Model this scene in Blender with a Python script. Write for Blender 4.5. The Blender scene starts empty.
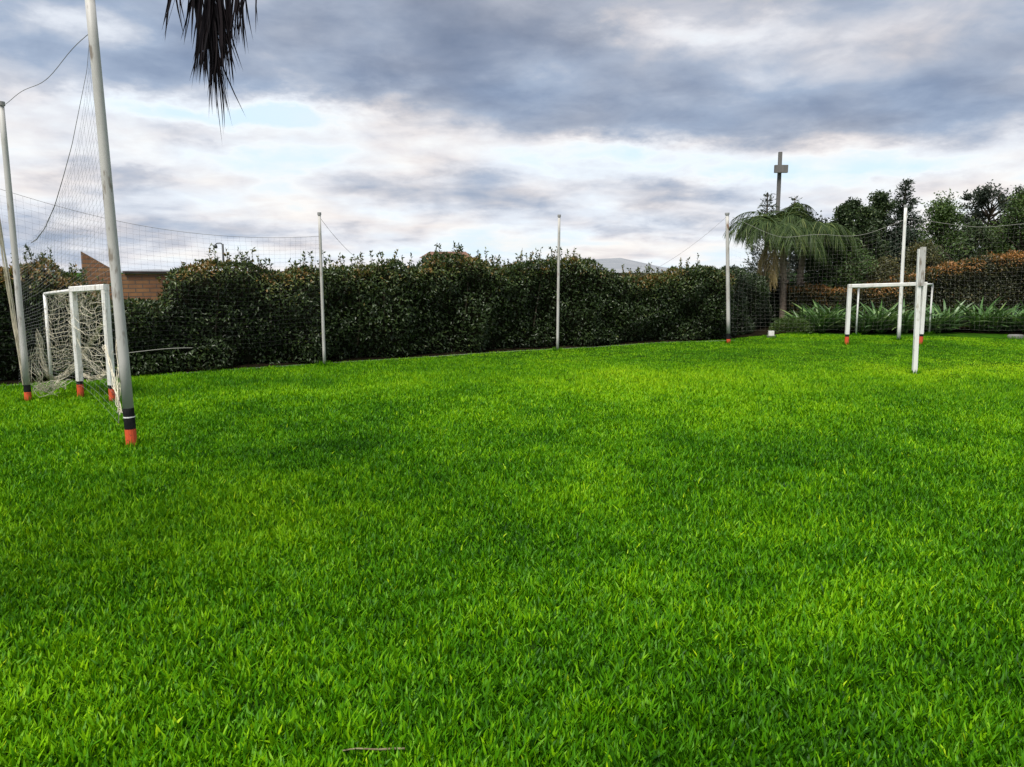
import bpy, math, random
import numpy as np
from mathutils import Vector

rng = np.random.default_rng(7)
random.seed(7)
sc = bpy.context.scene
COL = sc.collection

# ------------------------------------------------------------------ camera
H = 1.8            # eye height
F = 800.0          # focal length in pixels of a 1024 px wide picture
YH = 272.0         # horizon row
CX, CY = 512.0, 383.5
PITCH = math.atan((CY - YH) / F)
cam = bpy.data.cameras.new('camera')
cam.sensor_width = 36.0
cam.lens = F / 1024 * 36
cam.clip_start = 0.05
cam.clip_end = 20000
cam_o = bpy.data.objects.new('camera', cam)
cam_o.location = (0, 0, H)
cam_o.rotation_euler = (math.pi / 2 - PITCH, 0, 0)
COL.objects.link(cam_o)
sc.camera = cam_o

def ray(px, py):
    x, y, z = (px - CX) / F, 1.0, -(py - CY) / F
    c, s = math.cos(PITCH), math.sin(PITCH)
    return np.array([x, y * c + z * s, z * c - y * s])
def G(px, py):                       # point of the ground seen at a pixel
    d = ray(px, py); t = -H / d[2]
    return np.array([d[0] * t, d[1] * t, 0.0])
def Q3(px, py, depth):               # point seen at a pixel, at a distance along +Y
    d = ray(px, py); t = depth / d[1]
    return np.array([d[0] * t, depth, H + d[2] * t])

def zat(py, depth): return float(Q3(CX, py, depth)[2])   # height seen at a row, at a distance

# ------------------------------------------------------------------ light
SUN_EL, SUN_AZ = math.radians(60), math.radians(-150)     # azimuth from +Y towards +X
SKY_STRENGTH = 0.05
CLOUD_STRENGTH = 0.275
sun = bpy.data.lights.new('sun', 'SUN')
sun.energy = 1.5
sun.angle = math.radians(28)
sun.color = (1.0, 0.95, 0.87)
sun_o = bpy.data.objects.new('sun', sun)
sd = Vector((math.sin(SUN_AZ) * math.cos(SUN_EL), math.cos(SUN_AZ) * math.cos(SUN_EL), math.sin(SUN_EL)))
sun_o.rotation_euler = (-sd).to_track_quat('-Z', 'Y').to_euler()
sun_o.location = (0, 0, 30)
COL.objects.link(sun_o)
sc.view_settings.view_transform = 'Standard'
sc.view_settings.look = 'None'
sc.view_settings.gamma = 1
sc.view_settings.use_curve_mapping = False
sc.view_settings.exposure = 1.95
sc.render.engine = 'CYCLES'
sc.cycles.max_bounces = 6
sc.cycles.diffuse_bounces = 3
sc.cycles.transmission_bounces = 4
sc.cycles.use_denoising = True

world = bpy.data.worlds.new('World')
sc.world = world
world.use_nodes = True

class NT:
    """small helper to write node trees as expressions"""
    def __init__(s, tree): s.t = tree; s.n = tree.nodes; s.l = tree.links
    def node(s, typ, **kw):
        n = s.n.new(typ)
        for k, v in kw.items(): setattr(n, k, v)
        return n
    def put(s, sock, v):
        if isinstance(v, bpy.types.NodeSocket): s.l.new(v, sock)
        elif v is not None: sock.default_value = v
    def m(s, op, a, b=None, c=None, clamp=False):
        n = s.node('ShaderNodeMath', operation=op, use_clamp=clamp)
        s.put(n.inputs[0], a); s.put(n.inputs[1], b)
        if c is not None: s.put(n.inputs[2], c)
        return n.outputs[0]
    def v(s, op, a, b=None):
        n = s.node('ShaderNodeVectorMath', operation=op)
        s.put(n.inputs[0], a)
        if b is not None: s.put(n.inputs[1], b)
        return n.outputs['Value'] if op in ('DOT_PRODUCT', 'LENGTH') else n.outputs[0]
    def xyz(s, x, y, z):
        n = s.node('ShaderNodeCombineXYZ')
        for i, q in enumerate((x, y, z)): s.put(n.inputs[i], q)
        return n.outputs[0]
    def noise(s, vec, scale, detail=5.0, rough=0.55, dist=0.0, color=False):
        n = s.node('ShaderNodeTexNoise')
        s.put(n.inputs['Vector'], vec)
        n.inputs['Scale'].default_value = scale; n.inputs['Detail'].default_value = detail
        n.inputs['Roughness'].default_value = rough; n.inputs['Distortion'].default_value = dist
        return n.outputs['Color' if color else 'Fac']
    def ramp(s, fac, stops, interp='LINEAR'):
        n = s.node('ShaderNodeValToRGB'); e = n.color_ramp.elements; n.color_ramp.interpolation = interp
        while len(e) < len(stops): e.new(0.5)
        for el, (p, c) in zip(e, stops):
            el.position = p; el.color = (*c, 1) if len(c) == 3 else c
        s.put(n.inputs[0], fac); return n.outputs[0]
    def mix(s, fac, a, b, mode='MIX'):
        n = s.node('ShaderNodeMix', data_type='RGBA', blend_type=mode)
        s.put(n.inputs[0], fac)
        for sock, q in ((n.inputs[6], a), (n.inputs[7], b)):
            s.put(sock, (*q, 1) if isinstance(q, tuple) and len(q) == 3 else q)
        return n.outputs[2]

def lin(r, g, b):
    f = lambda c: (c / 255 / 12.92) if c <= 10 else ((c / 255 + .055) / 1.055) ** 2.4
    return (f(r), f(g), f(b))

def build_world():
    w = NT(world.node_tree); w.n.clear()
    out = w.node('ShaderNodeOutputWorld')
    sky = w.node('ShaderNodeTexSky', sky_type='NISHITA', sun_disc=False)
    sky.sun_elevation = SUN_EL; sky.sun_rotation = SUN_AZ % (2 * math.pi)
    bg = w.node('ShaderNodeBackground'); w.put(bg.inputs[0], sky.outputs[0]); bg.inputs[1].default_value = SKY_STRENGTH
    d = w.node('ShaderNodeTexCoord').outputs['Generated']
    sp = w.node('ShaderNodeSeparateXYZ'); w.put(sp.inputs[0], d)
    x, y, z = sp.outputs
    az = w.m('ARCTAN2', x, y); el = w.m('ARCSINE', z)
    # the cloud layer lies flat overhead: its pattern is read on a horizontal sheet, so it flattens towards the horizon
    zz = w.m('ADD', w.m('MAXIMUM', z, 0.0), 0.17)
    deck = w.xyz(w.m('DIVIDE', x, zz), w.m('DIVIDE', y, zz), 0.0)
    n1 = w.noise(deck, 1.1, 6, 0.5, 0.3)
    n2 = w.noise(w.v('ADD', deck, (11.3, 4.1, 0)), 3.2, 6, 0.52, 0.3)
    dis = w.noise(w.v('MULTIPLY', d, (9, 9, 22)), 1.0, 6, 0.6, color=True)
    dis2 = w.noise(w.v('MULTIPLY', d, (30, 30, 80)), 1.0, 5, 0.6, color=True)
    off = w.v('ADD', w.v('MULTIPLY', w.v('SUBTRACT', dis, (.5, .5, .5)), (0.22, 0.055, 0)),
              w.v('MULTIPLY', w.v('SUBTRACT', dis2, (.5, .5, .5)), (0.06, 0.018, 0)))
    uv = w.v('ADD', w.xyz(az, el, 0.0), off)
    def blob(px, py, spx, spy, amp):
        r = ray(px, py); r = r / np.linalg.norm(r)
        u0, v0 = math.atan2(r[0], r[1]), math.asin(r[2])
        q = w.v('MULTIPLY', w.v('SUBTRACT', uv, (u0, v0, 0)), (F / spx, F / spy, 0))
        g = w.m('POWER', 2.718, w.m('MULTIPLY', w.v('DOT_PRODUCT', q, q), -1.0))
        return w.m('MULTIPLY', g, amp)
    # density: deck of grey cloud above about 10 degrees, brighter gaps below it
    sepuv = w.node('ShaderNodeSeparateXYZ'); w.put(sepuv.inputs[0], uv)
    v = sepuv.outputs[1]
    edge = w.node('ShaderNodeMapRange', interpolation_type='SMOOTHSTEP')
    w.put(edge.inputs[0], v)
    edge.inputs[1].default_value = 0.125; edge.inputs[2].default_value = 0.225
    edge.inputs[3].default_value = 0.22; edge.inputs[4].default_value = 0.55
    D = edge.outputs[0]
    for b in BLOBS: D = w.m('ADD', D, blob(*b))
    D = w.m('ADD', D, w.m('MULTIPLY', w.m('SUBTRACT', n1, 0.5), 0.55))
    n3 = w.noise(w.v('MULTIPLY', d, (11, 11, 26)), 1.0, 6, 0.55, 0.5)
    D = w.m('ADD', D, w.m('MULTIPLY', w.m('SUBTRACT', n3, 0.5), 0.42))
    D = w.m('ADD', D, w.m('MULTIPLY', w.m('SUBTRACT', n2, 0.5), 0.60), clamp=True)
    col = w.ramp(D, [(0.0, lin(224, 240, 251)), (0.18, lin(243, 246, 249)), (0.33, lin(228, 228, 233)), (0.46, lin(199, 202, 212)),
                     (0.60, lin(167, 178, 197)), (0.78, lin(141, 154, 177)), (1.0, lin(118, 133, 159))])
    # warm light caught by some cloud flanks, bluer air in others
    warm = w.noise(w.v('ADD', deck, (3.7, 9.2, 0)), 1.3, 4, 0.5)
    wf = w.node('ShaderNodeMapRange'); w.put(wf.inputs[0], warm)
    wf.inputs[1].default_value = 0.40; wf.inputs[2].default_value = 0.66
    col = w.mix(wf.outputs[0], w.mix(1.0, col, (0.94, 1.0, 1.05), 'MULTIPLY'), w.mix(1.0, col, (1.06, 1.0, 0.945), 'MULTIPLY'))
    bc = w.node('ShaderNodeBackground'); w.put(bc.inputs[0], col); bc.inputs[1].default_value = CLOUD_STRENGTH
    mx = w.node('ShaderNodeMixShader')
    cov = w.node('ShaderNodeMapRange'); w.put(cov.inputs[0], D)
    cov.inputs[1].default_value = 0.0; cov.inputs[2].default_value = 0.22; cov.inputs[3].default_value = 0.95; cov.inputs[4].default_value = 1.0
    w.put(mx.inputs[0], cov.outputs[0]); w.put(mx.inputs[1], bg.outputs[0]); w.put(mx.inputs[2], bc.outputs[0])
    w.put(out.inputs[0], mx.outputs[0])

# clouds: where (as seen from the lawn), size and thickness
BLOBS = [
    (480, 30, 110, 45, 0.30), (600, 120, 130, 26, 0.22), (880, 115, 260, 26, 0.30), (900, 20, 160, 20, -0.12),
    (300, 35, 170, 35, 0.12), (60, 70, 130, 40, 0.02), (110, 28, 55, 14, -0.28), (300, 112, 80, 14, -0.40), (130, 105, 70, 12, -0.30),
    (560, 95, 60, 16, -0.10), (640, 30, 60, 14, -0.14),
    (450, 190, 130, 18, 0.28), (560, 205, 90, 10, 0.18), (690, 188, 75, 12, 0.34), (690, 225, 120, 10, 0.26), (60, 235, 130, 28, 0.30),
    (290, 235, 90, 10, 0.22), (110, 175, 60, 10, 0.22), (960, 180, 70, 10, 0.20),
    (270, 165, 90, 16, -0.16), (250, 118, 90, 12, -0.22), (560, 150, 80, 14, -0.22), (640, 150, 60, 10, -0.2), (860, 165, 140, 16, -0.26), (730, 30, 70, 14, -0.16), (400, 70, 60, 18, 0.12), (520, 245, 160, 8, -0.10), (200, 130, 90, 12, 0.12),
]
build_world()

# ------------------------------------------------------------------ mesh helpers
class Acc:
    """collects vertices, quads, triangles and a tint value per vertex; becomes ONE mesh object"""
    def __init__(s): s.V = []; s.Qd = []; s.T = []; s.A = []; s.n = 0
    def add(s, V, Qd=None, T=None, tint=0.5):
        V = np.asarray(V, dtype=np.float64).reshape(-1, 3); k = len(V)
        s.V.append(V)
        s.A.append(np.broadcast_to(np.asarray(tint, dtype=np.float32), (k,)).copy())
        if Qd is not None and len(Qd): s.Qd.append(np.asarray(Qd, dtype=np.int64).reshape(-1, 4) + s.n)
        if T is not None and len(T): s.T.append(np.asarray(T, dtype=np.int64).reshape(-1, 3) + s.n)
        s.n += k
    def build(s, name, mat, parent=None, smooth=False):
        V = np.concatenate(s.V) if s.V else np.zeros((0, 3))
        Qd = np.concatenate(s.Qd) if s.Qd else np.zeros((0, 4), np.int64)
        T = np.concatenate(s.T) if s.T else np.zeros((0, 3), np.int64)
        me = bpy.data.meshes.new(name)
        me.vertices.add(len(V)); me.vertices.foreach_set('co', V.astype(np.float32).ravel())
        nl = len(Qd) * 4 + len(T) * 3
        me.loops.add(nl)
        me.loops.foreach_set('vertex_index', np.concatenate([Qd.ravel(), T.ravel()]).astype(np.int32))
        st = np.concatenate([np.arange(len(Qd)) * 4, len(Qd) * 4 + np.arange(len(T)) * 3]).astype(np.int32)
        me.polygons.add(len(st)); me.polygons.foreach_set('loop_start', st)
        me.polygons.foreach_set('use_smooth', np.full(len(st), smooth, dtype=bool))
        at = me.attributes.new('tint', 'FLOAT', 'POINT')
        at.data.foreach_set('value', np.concatenate(s.A).astype(np.float32) if s.A else np.zeros(0, np.float32))
        me.update(calc_edges=True); me.validate()
        me.materials.append(mat)
        o = bpy.data.objects.new(name, me); COL.objects.link(o)
        if parent is not None: o.parent = parent
        return o

def tag(o, label=None, cat=None, group=None, kind=None):
    if label: o['label'] = label
    if cat: o['category'] = cat
    if group: o['group'] = group
    if kind: o['kind'] = kind
    return o
def thing(name, loc, label, cat, group=None, rz=0.0):
    o = bpy.data.objects.new(name, None); COL.objects.link(o)
    o.empty_display_size = 0.2
    o.location = tuple(loc); o.rotation_euler = (0, 0, rz)
    return tag(o, label, cat, group)

def norm(a): return a / np.maximum(np.linalg.norm(a, axis=-1, keepdims=True), 1e-9)
def rvec(n): return norm(rng.normal(size=(n, 3)))

def ribbons(acc, base, d, L, W, curv, nseg=2, side=None, tint=0.5, shape='blade'):
    """tapering curved strips: grass blades, strap leaves, palm leaflets, tree leaves"""
    n = len(base)
    base = np.asarray(base, float); d = norm(np.asarray(d, float)); L = np.broadcast_to(L, (n,)); W = np.broadcast_to(W, (n,))
    if side is None: side = np.cross(d, rvec(n))
    side = norm(side)
    t = np.linspace(0, 1, nseg + 1)
    if shape == 'blade': prof = 1 - t ** 3 * 0.6
    else: prof = np.clip(np.sin(math.pi * (0.06 + 0.94 * t ** 0.8)), 0.12, 1)
    P = base[:, None] + d[:, None] * (L[:, None] * t)[..., None] + curv[:, None] * (t ** 2)[None, :, None]
    off = side[:, None] * (W[:, None] * 0.5 * prof)[..., None]
    m = 2 * nseg + 1
    V = np.empty((n, m, 3))
    V[:, 0:2 * nseg:2] = P[:, :-1] - off[:, :-1]
    V[:, 1:2 * nseg:2] = P[:, :-1] + off[:, :-1]
    V[:, -1] = P[:, -1]
    o = (np.arange(n) * m)[:, None]
    Qs = [o + np.array([[2 * k, 2 * k + 1, 2 * k + 3, 2 * k + 2]]) for k in range(nseg - 1)]
    T = o + np.array([[2 * nseg - 2, 2 * nseg - 1, 2 * nseg]])
    acc.add(V.reshape(-1, 3), np.concatenate(Qs) if Qs else None, T, np.repeat(np.broadcast_to(tint, (n,)), m))

def leaves(acc, pos, d, L, W, tint, up=None, fold=0.15):
    """broad leaves of four vertices, folded a little along the midrib"""
    n = len(pos); d = norm(d)
    side = norm(np.cross(d, rvec(n) if up is None else up + rvec(n) * 0.35))
    nn = np.cross(side, d)
    L = np.broadcast_to(L, (n,))[:, None]; W = np.broadcast_to(W, (n,))[:, None]
    V = np.empty((n, 4, 3))
    V[:, 0] = pos; V[:, 2] = pos + d * L
    mid = pos + d * L * 0.45
    V[:, 1] = mid - side * W * 0.5 + nn * W * fold
    V[:, 3] = mid + side * W * 0.5 + nn * W * fold
    o = (np.arange(n) * 4)[:, None]
    T = np.concatenate([o + np.array([[0, 1, 2]]), o + np.array([[0, 2, 3]])])
    acc.add(V.reshape(-1, 3), None, T, np.repeat(np.broadcast_to(tint, (n,)), 4))

def tube(acc, pts, r, ns=8, caps=False, tint=0.5):
    pts = np.asarray(pts, float); k = len(pts)
    r = np.broadcast_to(r, (k,))
    tan = norm(np.gradient(pts, axis=0))
    ref = np.array([0, 0, 1.0]) if abs(tan[0][2]) < 0.9 else np.array([1.0, 0, 0])
    a = norm(np.cross(tan, ref)); b = np.cross(tan, a)
    th = np.arange(ns) * 2 * math.pi / ns
    ring = a[:, None] * np.cos(th)[None, :, None] + b[:, None] * np.sin(th)[None, :, None]
    V = (pts[:, None] + ring * r[:, None, None]).reshape(-1, 3)
    i = np.arange(k - 1)[:, None] * ns; j = np.arange(ns)[None]; j2 = (j + 1) % ns
    Qd = np.stack([i + j, i + j2, i + ns + j2, i + ns + j], -1).reshape(-1, 4)
    T = None
    if caps:
        V = np.concatenate([V, pts[:1], pts[-1:]]); c0, c1 = k * ns, k * ns + 1
        jj = np.arange(ns); jj2 = (jj + 1) % ns
        T = np.concatenate([np.stack([np.full(ns, c0), jj2, jj], -1), np.stack([np.full(ns, c1), (k - 1) * ns + jj, (k - 1) * ns + jj2], -1)])
    acc.add(V, Qd, T, tint)

def beam(acc, p0, p1, w, h, ref=(0, 0, 1.0), bev=0.12):
    """bevelled rectangular bar from p0 to p1"""
    p0, p1 = np.asarray(p0, float), np.asarray(p1, float)
    t = norm(p1 - p0); ref = np.asarray(ref, float)
    a = norm(np.cross(t, ref)); b = np.cross(a, t)
    c = bev * min(w, h)
    prof = [(w / 2 - c, h / 2), (w / 2, h / 2 - c), (w / 2, -h / 2 + c), (w / 2 - c, -h / 2), (-w / 2 + c, -h / 2), (-w / 2, -h / 2 + c), (-w / 2, h / 2 - c), (-w / 2 + c, h / 2)]
    V = [p + a * u + b * v for p in (p0, p1) for u, v in prof]
    Qd = [(i, (i + 1) % 8, 8 + (i + 1) % 8, 8 + i) for i in range(8)]
    Qd += [(0, 7, 6, 1), (1, 6, 5, 2), (2, 5, 4, 3), (8, 9, 14, 15), (9, 10, 13, 14), (10, 11, 12, 13)]
    acc.add(V, Qd)

def box(acc, c, s, rz=0.0):
    c = np.asarray(c, float); x, y, z = (q / 2 for q in s)
    V = np.array([[sx * x, sy * y, sz * z] for sx in (-1, 1) for sy in (-1, 1) for sz in (-1, 1)])
    R = np.array([[math.cos(rz), -math.sin(rz), 0], [math.sin(rz), math.cos(rz), 0], [0, 0, 1]])
    acc.add(V @ R.T + c, [(0, 1, 3, 2), (4, 6, 7, 5), (0, 4, 5, 1), (2, 3, 7, 6), (0, 2, 6, 4), (1, 5, 7, 3)])

_lat = rng.random((256, 256))
def vnoise(x, y, s):
    x = np.asarray(x) * s + 91.3; y = np.asarray(y) * s + 47.7
    i, j = np.floor(x).astype(int), np.floor(y).astype(int); u, v = x - i, y - j
    u = u * u * (3 - 2 * u); v = v * v * (3 - 2 * v)
    g = lambda a, b: _lat[a % 256, b % 256]
    return (g(i, j) * (1 - u) + g(i + 1, j) * u) * (1 - v) + (g(i, j + 1) * (1 - u) + g(i + 1, j + 1) * u) * v
def gz(x, y):                       # gentle unevenness of the lawn
    x = np.asarray(x, float); y = np.asarray(y, float)
    r = np.hypot(x, y)
    return (vnoise(x, y, 0.45) - 0.5) * 0.05 * np.clip(1.6 - r / 40, 0, 1)
def ground(px, py):
    p = G(px, py); p[2] = float(gz(p[0], p[1])); return p

# ------------------------------------------------------------------ materials
def new_mat(name):
    m = bpy.data.materials.new(name); m.use_nodes = True
    t = NT(m.node_tree); t.n.clear()
    return m, t, t.node('ShaderNodeOutputMaterial')
def leaf_mat(name, stops, rough=0.5, trans=0.25, spec=0.4, patch=None, patch_scale=1.0, patch_amt=0.5):
    m, t, out = new_mat(name)
    a = t.node('ShaderNodeAttribute', attribute_name='tint')
    c = t.ramp(a.outputs['Fac'], stops)
    pos = t.node('ShaderNodeNewGeometry').outputs['Position']
    if patch:
        f = t.node('ShaderNodeMapRange'); t.put(f.inputs[0], t.noise(pos, patch_scale, 3, 0.6))
        f.inputs[1].default_value = 0.42; f.inputs[2].default_value = 0.68; f.inputs[4].default_value = patch_amt
        c = t.mix(f.outputs[0], c, patch)
    p = t.node('ShaderNodeBsdfPrincipled'); t.put(p.inputs['Base Color'], c)
    p.inputs['Roughness'].default_value = rough; p.inputs['Specular IOR Level'].default_value = spec
    tr = t.node('ShaderNodeBsdfTranslucent'); t.put(tr.inputs[0], t.mix(1.0, c, (1.15, 1.1, 0.6), 'MULTIPLY'))
    mx = t.node('ShaderNodeMixShader'); mx.inputs[0].default_value = trans
    t.put(mx.inputs[1], p.outputs[0]); t.put(mx.inputs[2], tr.outputs[0]); t.put(out.inputs[0], mx.outputs[0])
    return m
def plain_mat(name, c1, c2=None, scale=3.0, rough=0.6, stretch=(1, 1, 1), lo=0.45, hi=0.65, detail=5, bump=0.0, metallic=0.0, c3=None, scale3=20, spec=0.4):
    m, t, out = new_mat(name)
    co = t.node('ShaderNodeTexCoord').outputs['Object']
    co = t.v('MULTIPLY', co, stretch)
    p = t.node('ShaderNodeBsdfPrincipled')
    col = (*c1, 1)
    if c2 is not None:
        f = t.node('ShaderNodeMapRange'); t.put(f.inputs[0], t.noise(co, scale, detail, 0.6))
        f.inputs[1].default_value = lo; f.inputs[2].default_value = hi
        col = t.mix(f.outputs[0], c1, c2)
    if c3 is not None:
        f = t.node('ShaderNodeMapRange'); t.put(f.inputs[0], t.noise(co, scale3, 3, 0.6))
        f.inputs[1].default_value = 0.58; f.inputs[2].default_value = 0.66
        col = t.mix(f.outputs[0], col, c3)
    t.put(p.inputs['Base Color'], col)
    p.inputs['Roughness'].default_value = rough; p.inputs['Metallic'].default_value = metallic; p.inputs['Specular IOR Level'].default_value = spec
    if bump:
        b = t.node('ShaderNodeBump'); b.inputs['Strength'].default_value = bump; b.inputs['Distance'].default_value = 0.02
        t.put(b.inputs['Height'], t.noise(co, scale * 4, 6, 0.65)); t.put(p.inputs['Normal'], b.outputs[0])
    t.put(out.inputs[0], p.outputs[0]); return m

M = {}
M['grass'] = leaf_mat('grass_blades', [(0.0, (0.010, 0.055, 0.001)), (0.35, (0.060, 0.212, 0.002)), (0.7, (0.21, 0.44, 0.003)), (1.0, (0.38, 0.56, 0.010))],
                      rough=0.45, trans=0.30, spec=0.12)
M['turf'] = plain_mat('turf_soil', (0.012, 0.035, 0.004), (0.03, 0.09, 0.005), 1.5, 0.95, lo=0.4, hi=0.6, bump=0.3, c3=(0.018, 0.03, 0.006), scale3=9, spec=0.0)
M['soil'] = plain_mat('dark_soil', (0.010, 0.008, 0.005), (0.020, 0.016, 0.010), 6, 0.95, bump=0.6, spec=0.0)
M['hill'] = plain_mat('haze_tinted_hillside', (0.20, 0.215, 0.235), (0.25, 0.26, 0.275), 0.01, 0.9)  # pale blue-grey of distance haze is put into the hill's base colour
M['white'] = plain_mat('weathered_white_paint', (0.74, 0.74, 0.72), (0.62, 0.60, 0.56), 5, 0.5, lo=0.45, hi=0.7, stretch=(1, 1, 0.35), bump=0.08, c3=(0.50, 0.47, 0.42), scale3=14)
M['pole_white'] = plain_mat('dull_white_pole_paint', (0.47, 0.46, 0.44), (0.38, 0.37, 0.35), 3, 0.55, stretch=(1, 1, 0.3), bump=0.08, c3=(0.22, 0.19, 0.16), scale3=10)
M['rusty_white'] = plain_mat('peeling_white_paint', (0.46, 0.45, 0.43), (0.36, 0.34, 0.31), 4, 0.6, stretch=(1, 1, 0.4), bump=0.1, c3=(0.17, 0.09, 0.05), scale3=5)
M['grey_metal'] = plain_mat('bare_grey_metal', (0.30, 0.30, 0.30), (0.22, 0.21, 0.20), 5, 0.5, stretch=(1, 1, 0.4))
M['black'] = plain_mat('black_paint', (0.010, 0.010, 0.012), (0.022, 0.022, 0.022), 12, 0.6, spec=0.12)
M['orange'] = plain_mat('orange_red_paint', (0.62, 0.085, 0.028), (0.48, 0.06, 0.025), 9, 0.55, c3=(0.30, 0.05, 0.03), scale3=25)
M['cord'] = plain_mat('white_net_cord', (0.27, 0.265, 0.24), None, rough=0.8)
M['grey_cord'] = plain_mat('grey_net_cord', (0.30, 0.30, 0.30), None, rough=0.8)
M['dark_cord'] = plain_mat('dark_net_cord', (0.05, 0.05, 0.055), None, rough=0.9, spec=0.1)
M['beige_cord'] = plain_mat('weathered_beige_cord', (0.58, 0.54, 0.42), (0.46, 0.41, 0.30), 4, 0.85)
M['rope'] = plain_mat('grey_rope', (0.16, 0.15, 0.14), None, rough=0.8)
M['bark'] = plain_mat('rough_bark', (0.10, 0.075, 0.055), (0.055, 0.042, 0.032), 9, 0.9, stretch=(1, 1, 0.35), bump=0.8)
M['palm_bark'] = plain_mat('fibrous_palm_bark', (0.34, 0.26, 0.20), (0.17, 0.13, 0.10), 10, 0.9, stretch=(1, 1, 1.8), bump=0.9)
M['concrete'] = plain_mat('grey_concrete', (0.30, 0.29, 0.28), (0.22, 0.215, 0.21), 4, 0.85, bump=0.2)
M['old_post'] = plain_mat('grey_weathered_timber', (0.15, 0.145, 0.14), (0.10, 0.095, 0.09), 3, 0.9, stretch=(1, 1, .2))
M['slab'] = plain_mat('pale_concrete_edge', (0.15, 0.15, 0.14), (0.09, 0.09, 0.08), 6, 0.9, bump=0.2)
M['hedge'] = leaf_mat('glossy_hedge_leaves', [(0.0, (0.012, 0.022, 0.007)), (0.5, (0.034, 0.062, 0.015)), (0.75, (0.082, 0.108, 0.024)), (0.9, (0.16, 0.11, 0.026)), (1.0, (0.20, 0.11, 0.03))],
                      rough=0.42, trans=0.15, spec=0.42)
M['photinia'] = leaf_mat('rust_tipped_hedge_leaves', [(0.0, (0.012, 0.018, 0.007)), (0.45, (0.028, 0.036, 0.012)), (0.65, (0.085, 0.075, 0.02)), (0.85, (0.24, 0.105, 0.025)), (1.0, (0.38, 0.18, 0.05))],
                         rough=0.42, trans=0.2, spec=0.4)
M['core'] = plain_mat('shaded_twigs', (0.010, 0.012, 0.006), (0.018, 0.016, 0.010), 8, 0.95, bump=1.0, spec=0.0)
M['strap'] = leaf_mat('strap_leaves', [(0.0, (0.026, 0.070, 0.018)), (0.6, (0.085, 0.175, 0.048)), (1.0, (0.23, 0.33, 0.11))], rough=0.32, trans=0.15, spec=0.5)
M['palm'] = leaf_mat('palm_leaflets', [(0.0, (0.018, 0.036, 0.012)), (0.6, (0.055, 0.090, 0.026)), (1.0, (0.15, 0.18, 0.06))], rough=0.5, trans=0.2, spec=0.15)
M['dead_palm'] = leaf_mat('dry_palm_leaflets', [(0.0, (0.14, 0.11, 0.04)), (1.0, (0.36, 0.28, 0.12))], rough=0.7, trans=0.15)
M['dark_palm'] = leaf_mat('withered_dark_leaflets', [(0.0, (0.005, 0.004, 0.006)), (1.0, (0.016, 0.011, 0.013))], rough=0.7, trans=0.03, spec=0.08)
M['tree_dark'] = leaf_mat('dark_tree_leaves', [(0.0, (0.012, 0.026, 0.009)), (0.6, (0.042, 0.072, 0.022)), (1.0, (0.10, 0.13, 0.036))], rough=0.5, trans=0.2)
M['tree_green'] = leaf_mat('green_tree_leaves', [(0.0, (0.018, 0.042, 0.010)), (0.6, (0.060, 0.108, 0.020)), (1.0, (0.13, 0.18, 0.035))], rough=0.5, trans=0.22)
M['tree_grey'] = leaf_mat('grey_green_leaves', [(0.0, (0.016, 0.026, 0.018)), (0.6, (0.045, 0.062, 0.042)), (1.0, (0.10, 0.115, 0.07))], rough=0.5, trans=0.2)
M['conifer'] = leaf_mat('conifer_needles', [(0.0, (0.008, 0.018, 0.010)), (0.6, (0.022, 0.042, 0.022)), (1.0, (0.05, 0.075, 0.035))], rough=0.55, trans=0.1)
M['tree_olive'] = leaf_mat('olive_brown_leaves', [(0.0, (0.026, 0.032, 0.010)), (0.6, (0.07, 0.075, 0.02)), (1.0, (0.19, 0.13, 0.035))], rough=0.5, trans=0.2)
M['plaster'] = plain_mat('white_plaster', (0.72, 0.71, 0.68), (0.60, 0.58, 0.55), 2, 0.85)
M['roof_tile'] = plain_mat('brown_roof_tiles', (0.13, 0.07, 0.05), (0.20, 0.10, 0.065), 3, 0.85)
M['dark_metal'] = plain_mat('dark_lamp_metal', (0.035, 0.04, 0.045), None, rough=0.5)
M['glass'] = plain_mat('window_glass', (0.03, 0.035, 0.04), None, rough=0.15)
M['coping'] = plain_mat('dark_coping', (0.030, 0.024, 0.022), (0.05, 0.035, 0.03), 4, 0.9)
M['twig'] = plain_mat('dry_twig', (0.20, 0.19, 0.10), (0.10, 0.07, 0.04), 20, 0.8)

def brick_mat():
    m, t, out = new_mat('old_red_bricks')
    uv = t.node('ShaderNodeTexCoord').outputs['Object']
    sp = t.node('ShaderNodeSeparateXYZ'); t.put(sp.inputs[0], uv)
    vec = t.xyz(sp.outputs[0], sp.outputs[2], 0.0)
    b = t.node('ShaderNodeTexBrick'); t.put(b.inputs['Vector'], vec)
    b.inputs['Color1'].default_value = (0.40, 0.17, 0.07, 1); b.inputs['Color2'].default_value = (0.52, 0.26, 0.10, 1)
    b.inputs['Mortar'].default_value = (0.16, 0.13, 0.10, 1); b.inputs['Scale'].default_value = 1.0
    b.inputs['Mortar Size'].default_value = 0.008; b.inputs['Brick Width'].default_value = 0.24; b.inputs['Row Height'].default_value = 0.075
    n = t.noise(uv, 2.5, 5, 0.6)
    c = t.mix(n, b.outputs['Color'], (0.08, 0.05, 0.035))
    p = t.node('ShaderNodeBsdfPrincipled'); t.put(p.inputs['Base Color'], c); p.inputs['Roughness'].default_value = 0.9
    bp = t.node('ShaderNodeBump'); bp.inputs['Strength'].default_value = 0.6; bp.inputs['Distance'].default_value = 0.01
    t.put(bp.inputs['Height'], t.m('SUBTRACT', 1.0, b.outputs['Fac'])); t.put(p.inputs['Normal'], bp.outputs[0])
    t.put(out.inputs[0], p.outputs[0]); return m
M['brick'] = brick_mat()

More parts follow.
